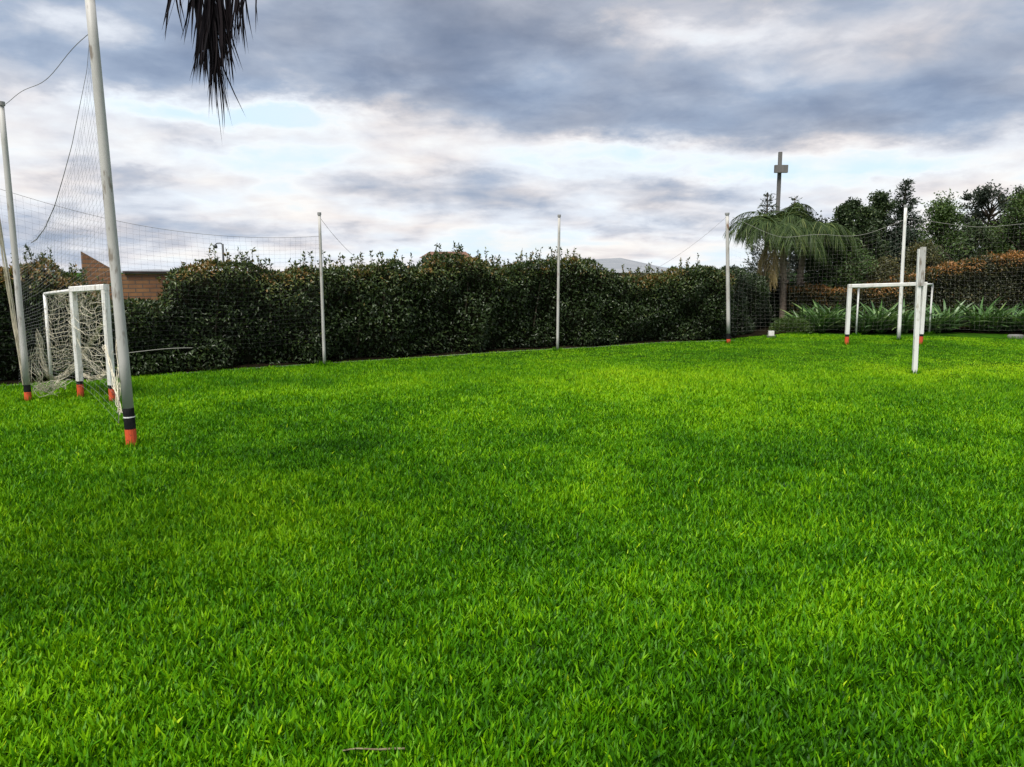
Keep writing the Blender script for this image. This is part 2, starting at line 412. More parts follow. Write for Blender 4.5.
# ------------------------------------------------------------------ layout of the garden's edge
HB = [G(-10, 386), G(324, 363.5), G(557, 348.5), G(735, 339.5)]          # foot of the long hedge
d0 = norm(HB[1] - HB[0])
HB = [HB[0] - d0 * 7.0] + HB
CORNER = HB[-1]
BED = [CORNER, G(775, 336), G(800, 333), G(860, 334.5), G(960, 334), G(1040, 335)]   # edge of the planting bed on the far side
BED.append(BED[-1] + np.array([9.0, -0.5, 0]))
HBx = np.array(HB); BEDx = np.array(BED)
EDGE = np.concatenate([HBx, BEDx[1:]])
def edge_y(x): return np.interp(x, EDGE[:, 0], EDGE[:, 1])
def lawn_y(x): return edge_y(x) + np.interp(x, [CORNER[0] - 1.6, CORNER[0] + 0.4], [0.0, 0.42])

# ------------------------------------------------------------------ ground
def make_ground():
    def axis(lo, hi):
        near = np.arange(lo, hi, 0.35)
        far = np.array([45, 60, 90, 150, 300, 700, 1500, 4000, 9000.0])
        return np.concatenate([-far[::-1] + lo, near, far + hi])
    xs = axis(-24, 24); ys = axis(-6, 40)
    X, Y = np.meshgrid(xs, ys)
    V = np.stack([X, Y, gz(X, Y)], -1).reshape(-1, 3)
    nx = len(xs); i = np.arange(len(ys) - 1)[:, None] * nx; j = np.arange(nx - 1)[None]
    a = Acc(); a.add(V, np.stack([i + j, i + j + 1, i + nx + j + 1, i + nx + j], -1).reshape(-1, 4))
    tag(a.build('ground', M['turf'], smooth=True), kind='structure')
    # bare soil under the hedges and plants
    a = Acc()
    xs = np.linspace(EDGE[0, 0], EDGE[-1, 0], 160)
    rows = [np.stack([xs, lawn_y(xs) + 0.02 + k, gz(xs, edge_y(xs) + k) + 0.012 + 0.03 * (k > 0)], -1) for k in (0, 0.25, 1, 2.5, 5)]
    V = np.concatenate(rows); nx = 160; i = np.arange(4)[:, None] * nx; j = np.arange(nx - 1)[None]
    a.add(V, np.stack([i + j, i + j + 1, i + nx + j + 1, i + nx + j], -1).reshape(-1, 4))
    tag(a.build('soil_bed', M['soil'], smooth=True), kind='structure')
    # low concrete edging strip between lawn and hedge
    a = Acc()
    for p, q in zip(HB[:-1], HB[1:]):
        L = np.linalg.norm(q - p); k = max(1, int(L / 1.0))
        for s in range(k):
            u, v = p + (q - p) * (s + 0.01) / k, p + (q - p) * (s + 0.99) / k
            u = u + np.array([0, -0.03, gz(u[0], u[1]) - 0.010]); v = v + np.array([0, -0.03, gz(v[0], v[1]) - 0.010])
            beam(a, u, v, 0.07, 0.03)
    tag(a.build('kerb', M['slab']), kind='structure')
    # far hills
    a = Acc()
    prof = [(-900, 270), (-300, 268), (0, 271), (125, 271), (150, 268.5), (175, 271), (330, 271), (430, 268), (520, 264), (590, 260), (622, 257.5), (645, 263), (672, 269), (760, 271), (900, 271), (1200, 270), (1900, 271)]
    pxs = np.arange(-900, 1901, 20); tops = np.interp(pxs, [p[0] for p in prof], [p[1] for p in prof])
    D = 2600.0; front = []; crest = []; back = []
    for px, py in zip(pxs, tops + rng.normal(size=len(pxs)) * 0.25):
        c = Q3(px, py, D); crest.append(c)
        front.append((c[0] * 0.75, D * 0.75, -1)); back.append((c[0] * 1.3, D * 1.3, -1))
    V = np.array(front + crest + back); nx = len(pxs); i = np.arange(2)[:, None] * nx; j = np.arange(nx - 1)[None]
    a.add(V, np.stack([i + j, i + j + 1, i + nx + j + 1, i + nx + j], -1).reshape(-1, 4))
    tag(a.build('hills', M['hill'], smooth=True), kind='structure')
make_ground()

# ------------------------------------------------------------------ lawn grass
FEET = [(ground(px, py), r) for px, py, r in ((132, 447, .07), (28.5, 402, .05), (324.5, 366, .04), (557.5, 351, .04), (728.5, 343, .05), (898.5, 341, .05), (914.5, 375, .04),
        (846.5, 345.5, .05), (920.5, 345, .05), (856, 335, .03), (929, 334.5, .03), (81, 398, .05), (113, 404, .05), (52.5, 391, .03), (82, 390, .03), (1016, 338, .2), (771, 337.5, .12))]
def make_grass():
    a = Acc()
    half = math.radians(38); BACK = 3.0      # the lawn is grown well past both sides of the view
    zones = [(0.2, 3.4, 11000, 3), (3.4, 5.5, 8000, 3), (5.5, 8.5, 4800, 2), (8.5, 12.5, 3600, 2), (12.5, 17, 2600, 1), (17, 25, 1600, 1)]
    for r0, r1, dens, ns in zones:
        q0, q1 = r0 + BACK, r1 + BACK
        n = int(half * (q1 * q1 - q0 * q0) * dens)
        r = np.sqrt(rng.uniform(q0 * q0, q1 * q1, n)); th = rng.uniform(-half, half, n)
        x, y = r * np.sin(th), r * np.cos(th) - BACK; r = r - BACK
        k = y < lawn_y(x) - 0.01
        tuft = vnoise(x, y, 7.0); k &= rng.random(n) < 0.45 + 0.9 * tuft
        x, y, r = x[k], y[k], r[k]; n = len(x)
        tuft = vnoise(x, y, 7.0) * 0.6 + vnoise(x, y, 17.0) * 0.4
        big = vnoise(x, y, 0.28) * 0.4 + vnoise(x + 9, y, 0.8) * 0.35 + vnoise(x, y, 2.1) * 0.35
        mown = np.clip((r - 14.0) / 2.5, 0, 1)                     # the far side of the lawn is cut shorter
        L = rng.uniform(0.034, 0.078, n) * (0.6 + 0.8 * tuft) * (1 - 0.45 * mown)
        W = rng.uniform(0.0075, 0.0135, n) * np.clip(0.95 + (r - 4) * 0.025, 0.95, 1.4)
        az = rng.uniform(0, 2 * math.pi, n); lean = np.abs(rng.normal(0.0, 0.30, n)) + 0.05
        hv = np.stack([np.cos(az), np.sin(az), np.zeros(n)], -1)
        d = hv * np.sin(lean)[:, None] + np.array([0, 0, 1.0]) * np.cos(lean)[:, None]
        curv = hv * (L * rng.uniform(0.0, 0.42, n))[:, None] - np.array([0, 0, 1.0]) * (L * rng.uniform(0.0, 0.28, n))[:, None]
        side = np.cross(d, hv + rvec(n) * 0.8)
        band = np.exp(-((y - 13.6 - 0.18 * (x - 2)) / 1.4) ** 2) * np.clip((x + 4) / 6, 0, 1)
        tint = 0.32 + 0.12 * np.clip((r - 4) / 8, 0, 1) + rng.normal(0, 0.145, n) + (big - 0.55) * 0.62 + (tuft - 0.5) * 0.18 + band * 0.20 + mown * 0.05
        dry = rng.random(n) < 0.004
        tint = np.clip(np.where(dry, 1.0, tint), 0, 1)
        base = np.stack([x, y, gz(x, y) - 0.004], -1)
        ribbons(a, base, d, L, W, curv, ns, side, tint)
    # longer tufts the mower misses round every post
    for f, rr in FEET:
        n = 150; th = rng.uniform(0, 6.283, n); r = rr + 0.09 * rng.random(n) ** 1.5
        x, y = f[0] + np.cos(th) * r, f[1] + np.sin(th) * r
        hv = np.stack([np.cos(th), np.sin(th), 0 * th], -1) * rng.uniform(-0.2, 0.5, n)[:, None]
        L = rng.uniform(0.05, 0.12, n)
        ribbons(a, np.stack([x, y, gz(x, y) - 0.004], -1), hv + [0, 0, 1.0], L, rng.uniform(0.006, 0.011, n), hv * L[:, None] * 0.6, 2, None, np.clip(rng.normal(0.33, 0.15, n), 0, 1))
    tag(a.build('grass', M['grass'], smooth=True), kind='stuff')
make_grass()

# ------------------------------------------------------------------ hedges
def along(line, s):
    seg = np.linalg.norm(np.diff(line, axis=0), axis=1); cum = np.concatenate([[0], np.cumsum(seg)])
    p = np.stack([np.interp(s, cum, line[:, i]) for i in range(3)], -1)
    e = 0.3
    q = np.stack([np.interp(np.clip(s + e, 0, cum[-1]), cum, line[:, i]) for i in range(3)], -1) - np.stack([np.interp(np.clip(s - e, 0, cum[-1]), cum, line[:, i]) for i in range(3)], -1)
    t = norm(q); nrm = np.stack([t[:, 1], -t[:, 0], np.zeros(len(t))], -1)   # towards the lawn
    return p, t, nrm, cum[-1]
def pix_x(p): return CX + F * p[:, 0] / (p[:, 1] * math.cos(PITCH) + (H - 1.5) * math.sin(PITCH))

def make_hedge(name, line, prof, thick, dens, leaf, mat, label, top_tint, shoots, sh_len, inner=True, low_tint=0.30):
    """one clipped hedge: leaves through its outer layer, twigs inside, new shoots on top. prof = [(picture column, picture row of its top)]"""
    line = np.asarray(line)
    _, _, _, LEN = along(line, np.array([0.0]))
    px_k, py_k = np.array([p[0] for p in prof]), np.array([p[1] for p in prof])
    def height(s):
        p, _, _, _ = along(line, s)
        h = H + (YH - np.interp(pix_x(p), px_k, py_k)) / F * p[:, 1]
        return h + (vnoise(s, s * 0 + 3, 1.1) - 0.5) * 0.16 + (vnoise(s, s * 0 + 8, 4.0) - 0.5) * 0.10
    root = thing(name, line[len(line) // 2], label, 'hedge')
    org = np.array(root.location)
    a = Acc()
    n = int(LEN * 2.0 * dens)
    s = rng.uniform(0, LEN, n); h = height(s)
    p, t, nr, _ = along(line, s)
    zf = rng.random(n)
    bulge = (vnoise(s, zf * 2, 1.6) - 0.5) * 0.42 + (vnoise(s, zf * 2, 4.5) - 0.5) * 0.14
    dep = rng.exponential(0.09, n) - bulge - 0.06
    rnd = np.clip((zf - 0.86) / 0.14, 0, 1) ** 2 * 0.25 + np.clip((0.10 - zf) / 0.1, 0, 1) * 0.10
    pos = p - nr * (dep + rnd + 0.12)[:, None]; pos[:, 2] = zf * h
    d = nr * rng.uniform(0.2, 1.0, n)[:, None] + np.array([0, 0, 1.0]) * rng.normal(0.15, 0.5, n)[:, None] + rvec(n) * 0.7
    tint = low_tint + rng.normal(0, 0.15, n) + bulge * 0.45 + np.clip((pos[:, 2] - h + 0.7) / 0.7, 0, 1) * top_tint * (0.15 + 1.2 * vnoise(s, pos[:, 2], 1.7))
    leaves(a, pos - org, d, rng.uniform(0.7, 1.2, n) * leaf, rng.uniform(0.7, 1.1, n) * leaf * 0.5, np.clip(tint, 0, 1), up=np.tile([[0, 0, 1.0]], (n, 1)) + nr * 0.6)
    # top surface
    n = int(LEN * thick * dens * 0.9); s = rng.uniform(0, LEN, n); h = height(s); p, t, nr, _ = along(line, s)
    u = rng.random(n) * thick
    pos = p - nr * (u + 0.12)[:, None]; pos[:, 2] = h - rng.exponential(0.05, n) - np.clip(u / thick - 0.75, 0, 1) * 0.6 + (vnoise(s, u * 1.0, 5.0) - 0.5) * 0.16
    d = np.array([0, 0, 1.0]) * rng.uniform(0.2, 1.0, n)[:, None] + rvec(n) * 0.8 + nr * 0.2
    tint = low_tint + top_tint * (0.0 + 1.15 * vnoise(s, u, 1.9)) + rng.normal(0, 0.16, n)
    leaves(a, pos - org, d, rng.uniform(0.7, 1.2, n) * leaf, rng.uniform(0.7, 1.1, n) * leaf * 0.5, np.clip(tint, 0, 1))
    # shoots
    st = Acc()
    for k in range(shoots):
        s0 = np.array([rng.uniform(0, LEN)])
        if vnoise(s0, s0 * 0 + 21, 0.8)[0] < 0.42 and rng.random() < 0.75: continue
        h0 = height(s0)[0]; p0, t0, n0, _ = along(line, s0)
        b = p0[0] - n0[0] * (0.12 + rng.random() * thick * 0.7); b[2] = h0 - 0.10
        ln = sh_len * rng.uniform(0.35, 1.25)
        dr = norm(np.array([rng.normal(0, 0.16), rng.normal(0, 0.16), 1.0]))
        pts = np.array([b + dr * ln * q + np.array([0.02 * math.sin(q * 5 + k), 0, 0]) for q in np.linspace(0, 1, 4)])
        tube(st, pts - org, np.linspace(0.006, 0.0025, 4), 4)
        m = int(ln * 42) + 3
        q = rng.uniform(0.2, 1.0, m); pos = b + dr * (ln * q)[:, None]
        dd = rvec(m) * 0.9 + np.array([0, 0, 0.45])
        tt = low_tint + 0.18 + top_tint * rng.uniform(0.0, 0.7) + rng.normal(0, 0.1, m)
        leaves(a, pos - org, dd, leaf * rng.uniform(0.6, 1.05, m), leaf * 0.42, np.clip(tt, 0, 1))
    a.build('foliage', mat, root)
    # woody inside
    ss = np.arange(0, LEN, 0.22); p, t, nr, _ = along(line, ss); h = height(ss)
    for i in range(len(ss)):
        for w in (0.5, 0.8):
            b = p[i] - nr[i] * w * thick; b[2] = 0.0
            e = b + np.array([rng.normal(0, 0.15), rng.normal(0, 0.1), h[i] * 0.85])
            tube(st, np.array([b, (b + e) / 2 + rvec(1)[0] * 0.06, e]) - org, [0.022, 0.016, 0.006], 5)
    st.build('stems', M['bark'], root, smooth=True)
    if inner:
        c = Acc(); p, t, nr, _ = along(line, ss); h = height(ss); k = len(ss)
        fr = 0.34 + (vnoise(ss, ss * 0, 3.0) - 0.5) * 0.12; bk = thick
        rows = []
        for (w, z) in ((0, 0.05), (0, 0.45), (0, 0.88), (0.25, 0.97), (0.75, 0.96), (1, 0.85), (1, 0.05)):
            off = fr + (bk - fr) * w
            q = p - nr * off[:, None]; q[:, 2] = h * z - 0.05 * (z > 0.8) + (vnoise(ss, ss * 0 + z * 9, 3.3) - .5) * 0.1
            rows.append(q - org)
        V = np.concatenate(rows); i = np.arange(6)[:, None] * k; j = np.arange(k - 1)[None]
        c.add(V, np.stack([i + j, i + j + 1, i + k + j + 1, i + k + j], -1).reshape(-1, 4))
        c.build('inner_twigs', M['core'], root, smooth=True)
    return root

make_hedge('hedge', HBx, [(-400, 262), (0, 270), (45, 268), (80, 282), (112, 303), (165, 304), (178, 272), (205, 266), (255, 268), (290, 276), (330, 270), (400, 266), (418, 273), (432, 270), (440, 260), (468, 260),
           (500, 267), (560, 264), (600, 262), (625, 276), (672, 279), (690, 268), (712, 268), (730, 276), (760, 274)], 0.85, 1050, 0.085, M['hedge'],
           'long clipped dark green hedge with shoots on top along the far left of the lawn', 0.54, 420, 0.36)
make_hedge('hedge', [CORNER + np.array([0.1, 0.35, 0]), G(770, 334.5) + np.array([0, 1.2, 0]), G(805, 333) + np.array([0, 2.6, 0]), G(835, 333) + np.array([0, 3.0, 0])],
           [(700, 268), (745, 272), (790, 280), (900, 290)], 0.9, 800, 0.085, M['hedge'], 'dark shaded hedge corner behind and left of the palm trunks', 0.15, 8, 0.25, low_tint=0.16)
make_hedge('hedge', [G(812, 333) + np.array([0, 1.9, 0]), G(900, 333) + np.array([0, 1.9, 0]), G(1040, 333) + np.array([0, 1.9, 0]), G(1040, 333) + np.array([9, 1.6, 0])],
           [(700, 290), (860, 290), (885, 282), (925, 272), (955, 264), (985, 257), (1030, 254), (1300, 258)], 1.1, 850, 0.09, M['photinia'],
           'hedge with rust orange new growth along its top, behind the right goal', 0.50, 110, 0.22, low_tint=0.36)

# ------------------------------------------------------------------ brick wall behind the hedge
def make_wall():
    back = 1.25
    pts = []
    for px in (-150, 760):
        lo, hi = 0.0, 60.0
        r = ray(px, YH)
        # where that direction meets the line running 1.25 m behind the hedge
        best = None
        ss = np.linspace(0, along(HBx, np.array([0.0]))[3], 2000)
        p, t, nr, _ = along(HBx, ss); p = p - nr * back
        pts.append(p[np.argmin(np.abs(np.arctan2(p[:, 0], p[:, 1]) - math.atan2(r[0], r[1])))])
    A, B = pts; A = A.copy(); B = B.copy(); A[2] = B[2] = 0
    L = np.linalg.norm(B - A); ang = math.atan2(B[1] - A[1], B[0] - A[0])
    u = (B - A) / L
    def s_at(px):
        r = ray(px, YH); k = (r[0] * A[1] - r[1] * A[0]) / (u[0] * r[1] - u[1] * r[0]); return k
    root = thing('brick_wall', A, 'old red brick wall with dark coping and one raised sloping end, behind the left hedge', 'wall', rz=ang)
    top = lambda s, py: H + (YH - py) / F * (A + u * s)[1]
    s1, s2 = s_at(83), s_at(121)
    prof = [(0, top(0, 281)), (s1 - 0.01, top(s1, 281)), (s1, top(s1, 252)), (s2, top(s2, 274)), (L, top(L, 275.0))]
    a = Acc()
    for (xa, za), (xb, zb) in zip(prof[:-1], prof[1:]):
        if xb - xa < 0.05: continue
        V = [(xa, 0, 0), (xb, 0, 0), (xb, 0, zb), (xa, 0, za), (xa, .22, 0), (xb, .22, 0), (xb, .22, zb), (xa, .22, za)]
        a.add(V, [(0, 1, 2, 3), (5, 4, 7, 6), (3, 2, 6, 7), (0, 3, 7, 4), (1, 5, 6, 2)])
    a.build('wall', M['brick'], root)
    c = Acc()
    n = int((L - s2) / 1.1)
    for i in range(n):
        xa, xb = s2 + 0.05 + (L - s2) * (i + 0.004) / n, s2 + 0.05 + (L - s2) * (i + 0.996) / n
        za = np.interp(xa, [s2, L], [prof[3][1], prof[4][1]]); zb = np.interp(xb, [s2, L], [prof[3][1], prof[4][1]])
        beam(c, (xa, .11, za + 0.028), (xb, .11, zb + 0.028), 0.30, 0.05)
    c.build('coping', M['coping'], root)
make_wall()

# ------------------------------------------------------------------ trees
def make_tree(name, base, height, width, mat, label, style, n_leaf, leaf=0.13, trunk_r=0.10, group=None, clumps=46, seed=0):
    global rng
    keep = rng; rng = np.random.default_rng(1000 + seed)
    base = np.asarray(base, float)
    root = thing(name, base, label, 'tree', group)
    tr, cr = Acc(), Acc()
    bendx, bendy = rng.normal(0, 0.03, 2) * height
    zt = np.linspace(0, 1, 7)
    axis = lambda q: np.array([bendx * q * q, bendy * q * q, height * q])
    pts = np.array([axis(q * 0.97) for q in zt]); tube(tr, pts, trunk_r * (1 - 0.88 * zt) + 0.008, 8)
    w = width / 2
    if style == 'spire':                         # conifer: tiers of drooping branches
        tiers = int(height / 0.24)
        for k in range(tiers):
            q = 0.08 + 0.91 * k / tiers
            rad = w * (1 - q) ** 0.95 * rng.uniform(0.75, 1.15) + 0.03
            for b in range(6):
                th = b * 1.047 + k * 0.7 + rng.normal(0, 0.2); rr = rad * rng.uniform(0.65, 1.1)
                o = axis(q); e = o + np.array([math.cos(th) * rr, math.sin(th) * rr, rr * rng.uniform(-0.15, 0.35)])
                tube(tr, np.array([o, (o + e) / 2 + [0, 0, 0.03], e]), [0.014, 0.01, 0.004], 4)
                m = max(6, int(n_leaf * rr / (tiers * 6 * w * 0.5)))
                f = rng.uniform(0.1, 1.05, m) ** 0.8
                pos = o + (e - o) * f[:, None] + rng.normal(size=(m, 3)) * np.array([0.07, 0.07, 0.06])
                dd = (e - o) / max(rr, .1) + rvec(m) * 0.8 + np.array([0, 0, 0.2])
                leaves(cr, pos, dd, leaf * rng.uniform(0.6, 1.2, m), leaf * 0.28, np.clip(rng.normal(0.35, 0.15, m) + 0.25 * f, 0, 1))
    else:
        if style == 'upright': zlo, fn = 0.30, lambda q: (0.55 + 0.45 * math.sin(q * 2.6)) * (1 - 0.55 * max(0, q - .55) / .45)
        elif style == 'cone': zlo, fn = 0.10, lambda q: max(0.06, 1 - q) ** 0.75
        elif style == 'round': zlo, fn = 0.12, lambda q: math.sqrt(max(0.03, 1 - (2 * q - 0.95) ** 2))
        else: zlo, fn = 0.35, lambda q: (0.35 + 0.75 * math.sin(min(1, q * 1.05) * math.pi * 0.78))
        for k in range(clumps):
            q = rng.uniform(0, 1) ** 0.8 if k > 2 else (0.93, 0.98, 0.88)[k]
            z = zlo + (0.97 - zlo) * q; rr = w * fn(q)
            th = rng.uniform(0, 2 * math.pi); r = rr * math.sqrt(rng.uniform(0.1, 0.9))
            c = axis(z) + np.array([math.cos(th) * r, math.sin(th) * r, 0])
            o = axis(max(0.08, z - 0.10 - 0.25 * r / height))
            mid = (o + c) / 2 + rvec(1)[0] * 0.08 * w
            tube(tr, np.array([o, mid, c]), np.array([0.05, 0.03, 0.008]) * (0.4 + trunk_r * 4), 5)
            cs = (0.15 + 0.20 * rng.random()) * w * (0.62 if style == 'airy' else 1.0) + 0.06
            m = int(n_leaf / clumps * rng.uniform(0.6, 1.4)); pal = rng.normal(0, 0.10)
            # a clump is a few sprays of leaves round its own twigs
            tw = rvec(7) * cs * 1.15; tw[:, 2] = tw[:, 2] * 0.75 + 0.1 * cs
            for e in tw: tube(tr, np.array([c, c + e * 0.5, c + e]), [0.010, 0.007, 0.003], 3)
            pick = rng.integers(0, 7, m); f = rng.uniform(0.15, 1.1, m)
            pos = c + tw[pick] * f[:, None] + rng.normal(size=(m, 3)) * cs * 0.30
            leaves(cr, pos, rvec(m) + np.array([0, 0, -0.15 if style == 'airy' else 0.25]), leaf * rng.uniform(0.6, 1.2, m), leaf * rng.uniform(0.4, 0.6, m),
                   np.clip(rng.normal(0.42, 0.15, m) + pal, 0, 1))
    tr.build('trunk', M['bark'], root, smooth=True)
    cr.build('crown', mat, root)
    rng = keep
    return root

def px_tree(name, px, top, wpx, depth, mat, label, style, n, **kw):
    p = Q3(px, top, depth); hh = p[2]; p[2] = 0
    return make_tree(name, p, hh, wpx / F * depth, mat, label, style, int(n * 1.6), **dict(kw, leaf=kw.get('leaf', 0.13) * 0.9))
TG = 'trees beyond the right hedge'
px_tree('conifer_tree', 903, 176, 100, 31, M['conifer'], 'tallest dark pointed conifer behind the right goal', 'spire', 13000, leaf=0.16, trunk_r=0.13, group=TG, seed=1)
px_tree('leafy_tree', 840, 206, 24, 29, M['tree_dark'], 'slim dark upright tree just right of the palm crown', 'upright', 5200, leaf=0.12, group=TG, seed=2, clumps=58)
px_tree('leafy_tree', 856, 199, 24, 30.5, M['tree_dark'], 'slim dark tree second to the right of the palm crown', 'upright', 5200, leaf=0.12, group=TG, seed=3, clumps=58)
px_tree('leafy_tree', 881, 192, 28, 30, M['tree_dark'], 'dark upright tree close on the left of the tall conifer', 'upright', 7000, leaf=0.12, group=TG, seed=4, clumps=58)
px_tree('leafy_tree', 868, 206, 22, 28.5, M['tree_dark'], 'shorter dark tree in front of the slim trees left of the conifer', 'upright', 5200, leaf=0.12, group=TG, seed=14, clumps=58)
px_tree('conical_tree', 946, 204, 74, 28.5, M['tree_green'], 'mid green cone shaped tree right of the tall conifer', 'cone', 9000, leaf=0.12, group=TG, seed=5, clumps=60)
px_tree('gum_tree', 986, 190, 66, 33, M['tree_grey'], 'airy grey green tree with gaps of sky, above the rust topped hedge', 'airy', 7200, leaf=0.13, group=TG, seed=6, clumps=60)
px_tree('leafy_tree', 1030, 196, 62, 30, M['tree_green'], 'green tree cut by the right edge of the photo', 'upright', 9000, leaf=0.12, group=TG, seed=7, clumps=60)
px_tree('bushy_tree', 838, 238, 66, 27, M['tree_green'], 'rounded mid green bushy tree between the palm and the right goal', 'round', 9000, leaf=0.11, group=TG, seed=9, clumps=60)
px_tree('bushy_tree', 885, 262, 54, 27, M['tree_olive'], 'low olive brown bush behind the crossbar of the right goal', 'round', 5200, leaf=0.10, group=TG, seed=10, clumps=26)
px_tree('bushy_tree', 925, 245, 48, 27.5, M['tree_olive'], 'olive bush behind the short leaning white post', 'round', 5200, leaf=0.10, group=TG, seed=11, clumps=26)
for i, (tx, tt, tw, td, tm, lb) in enumerate(((818, 222, 58, 28, 'tree_grey', 'dark bushy tree low behind the right side of the palm crown'), (862, 232, 58, 29.5, 'tree_dark', 'dark bushy tree filling in below the slim upright trees'),
        (905, 233, 60, 30, 'conifer', 'dark bushy tree at the foot of the tall conifer'), (968, 226, 60, 31, 'tree_dark', 'dark bushy tree low between the cone shaped tree and the airy tree'), (1006, 226, 60, 31.5, 'tree_green', 'green bushy tree low below the airy grey green tree'))):
    px_tree('bushy_tree', tx, tt, tw, td, M[tm], lb, 'round', 6500, leaf=0.14, group=TG, seed=30 + i, clumps=60)
px_tree('conifer_tree', 769, 189, 92, 34, M['tree_grey'], 'sparse grey green conifer rising left of the grey utility pole', 'spire', 4600, leaf=0.18, trunk_r=0.12, group=TG, seed=12)
px_tree('conifer_tree', 792, 194, 46, 36, M['tree_grey'], 'thin conifer tip showing just right of the grey utility pole', 'spire', 2600, leaf=0.18, trunk_r=0.10, group=TG, seed=13)

# ------------------------------------------------------------------ palms
def frond(parent, name, curve_pts, leaf_len, n, W, mat, hang, tint_mu=0.45, open_=1.0, ragged=0.15):
    """a feather leaf: midrib along curve_pts, leaflets down both sides"""
    P = np.asarray(curve_pts, float)
    tt = np.linspace(0, 1, len(P)); q = np.linspace(0, 1, 24)
    C = np.stack([np.interp(q, tt, P[:, i]) for i in range(3)], -1)
    for _ in range(3): C[1:-1] = (C[:-2] + 2 * C[1:-1] + C[2:]) / 4
    a = Acc(); tube(a, C, np.linspace(W * 1.3, W * 0.25, 24), 5, tint=tint_mu)
    f = np.concatenate([np.linspace(0.14, 0.99, n // 2)] * 2); sgn = np.repeat([1.0, -1.0], n // 2)
    f = np.clip(f + rng.normal(0, 0.006, len(f)), 0, 1)
    pos = np.stack([np.interp(f, q, C[:, i]) for i in range(3)], -1)
    g = np.gradient(C, axis=0); tan = norm(np.stack([np.interp(f, q, g[:, i]) for i in range(3)], -1))
    hz = np.cross(tan, [0, 0, 1.0]); bad = np.linalg.norm(hz, axis=1) < 0.25
    mean = P[-1] - P[0]; alt = np.cross(mean, [0, 0, 1.0])
    hz[bad] = alt
    hz = norm(hz) * sgn[:, None]
    d = hz * open_ * rng.uniform(0.6, 1.1, len(f))[:, None] + tan * (0.75 + 0.5 * f)[:, None] + np.array([0, 0, -hang * 0.25]) + rvec(len(f)) * ragged
    L = leaf_len * (0.45 + 0.75 * np.sin(np.pi * np.clip(f * 0.85 + 0.12, 0, 1))) * rng.uniform(0.75, 1.1, len(f))
    curv = np.array([0, 0, -1.0]) * (L * hang * rng.uniform(0.5, 1.1, len(f)))[:, None]
    ribbons(a, pos, d, L, W, curv, 4, np.cross(d, np.array([0, 0, 1.0]) + 0.8 * rvec(len(f))), np.clip(rng.normal(tint_mu, 0.24, len(f)), 0, 1))
    return a.build(name, mat, parent, smooth=True)

def palm_trunk(parent, h, r, lean):
    a = Acc(); k = int(h / 0.07) + 2; pts = []; rad = []
    for i in range(k):
        q = i / (k - 1); pts.append((lean[0] * q * q, lean[1] * q * q, h * q)); rad.append(r * (1.15 - 0.25 * q) * (1.0 + 0.07 * (i % 2)))
    tube(a, pts, rad, 12, caps=True)
    for i in range(26):                      # stubs of old leaf bases
        q = rng.uniform(0.45, 1.0); th = rng.uniform(0, 6.28); c = np.array([lean[0] * q * q, lean[1] * q * q, h * q]); o = np.array([math.cos(th), math.sin(th), 0])
        tube(a, [c + o * r * 0.8, c + o * r * 1.5 + [0, 0, .10]], [0.035, 0.018], 5, caps=True)
    return a.build('trunk', M['palm_bark'], parent, smooth=True)

def make_palm(px, py, crown_py, label, nf, flen, seed, az0, side_dead):
    global rng
    keep = rng; rng = np.random.default_rng(500 + seed)
    base = ground(px, py) + np.array([0, 0.35, 0]); base[2] = 0
    hh = zat(crown_py, base[1])
    lean = (-0.12, 0.03) if seed == 1 else (0.22, 0.1)
    root = thing('palm_tree', base, label, 'palm tree', 'palms in the far corner of the lawn')
    palm_trunk(root, hh, 0.10, lean)
    top = np.array([lean[0], lean[1], hh])
    for k in range(nf):
        az = az0 + k * 2.39996; el = 0.45 + 1.1 * ((k * 0.618) % 1.0)
        L = flen * rng.uniform(0.6, 1.0); h = np.array([math.cos(az), math.sin(az), 0])
        pts = []; p = top.copy(); e = el
        for i in range(9):
            pts.append(p.copy()); p = p + (h * math.cos(e) + np.array([0, 0, math.sin(e)])) * L / 8; e -= 0.27 + 0.03 * (1.3 - el) + rng.normal(0, 0.02)
        frond(root, 'frond', pts, 0.46, 130, 0.017, M['palm'], 0.85, 0.45, 0.8, 0.28)
    for k in range(side_dead):
        az = math.pi * 0.85 + k * 0.3 + rng.normal(0, .15); h = np.array([math.cos(az), math.sin(az), 0]) * 1.3; L = flen * rng.uniform(0.6, 0.8)
        pts = [top - [0, 0, .05], top + h * 0.28 + [0, 0, .02], top + h * 0.48 + [0, 0, -L * 0.35], top + h * 0.52 + [0, 0, -L * 0.72], top + h * 0.50 + [0, 0, -L]]
        frond(root, 'dead_frond', pts, 0.34, 110, 0.022, M['dead_palm'], 0.6, 0.6, 1.0, 0.3)
    rng = keep
make_palm(786, 328, 238, 'feathery green palm with dry brown fronds hanging down its left side', 44, 2.3, 1, 0.4, 6)
make_palm(800, 327, 234, 'second feathery palm, its trunk close on the right of the first', 34, 2.2, 2, 1.1, 2)

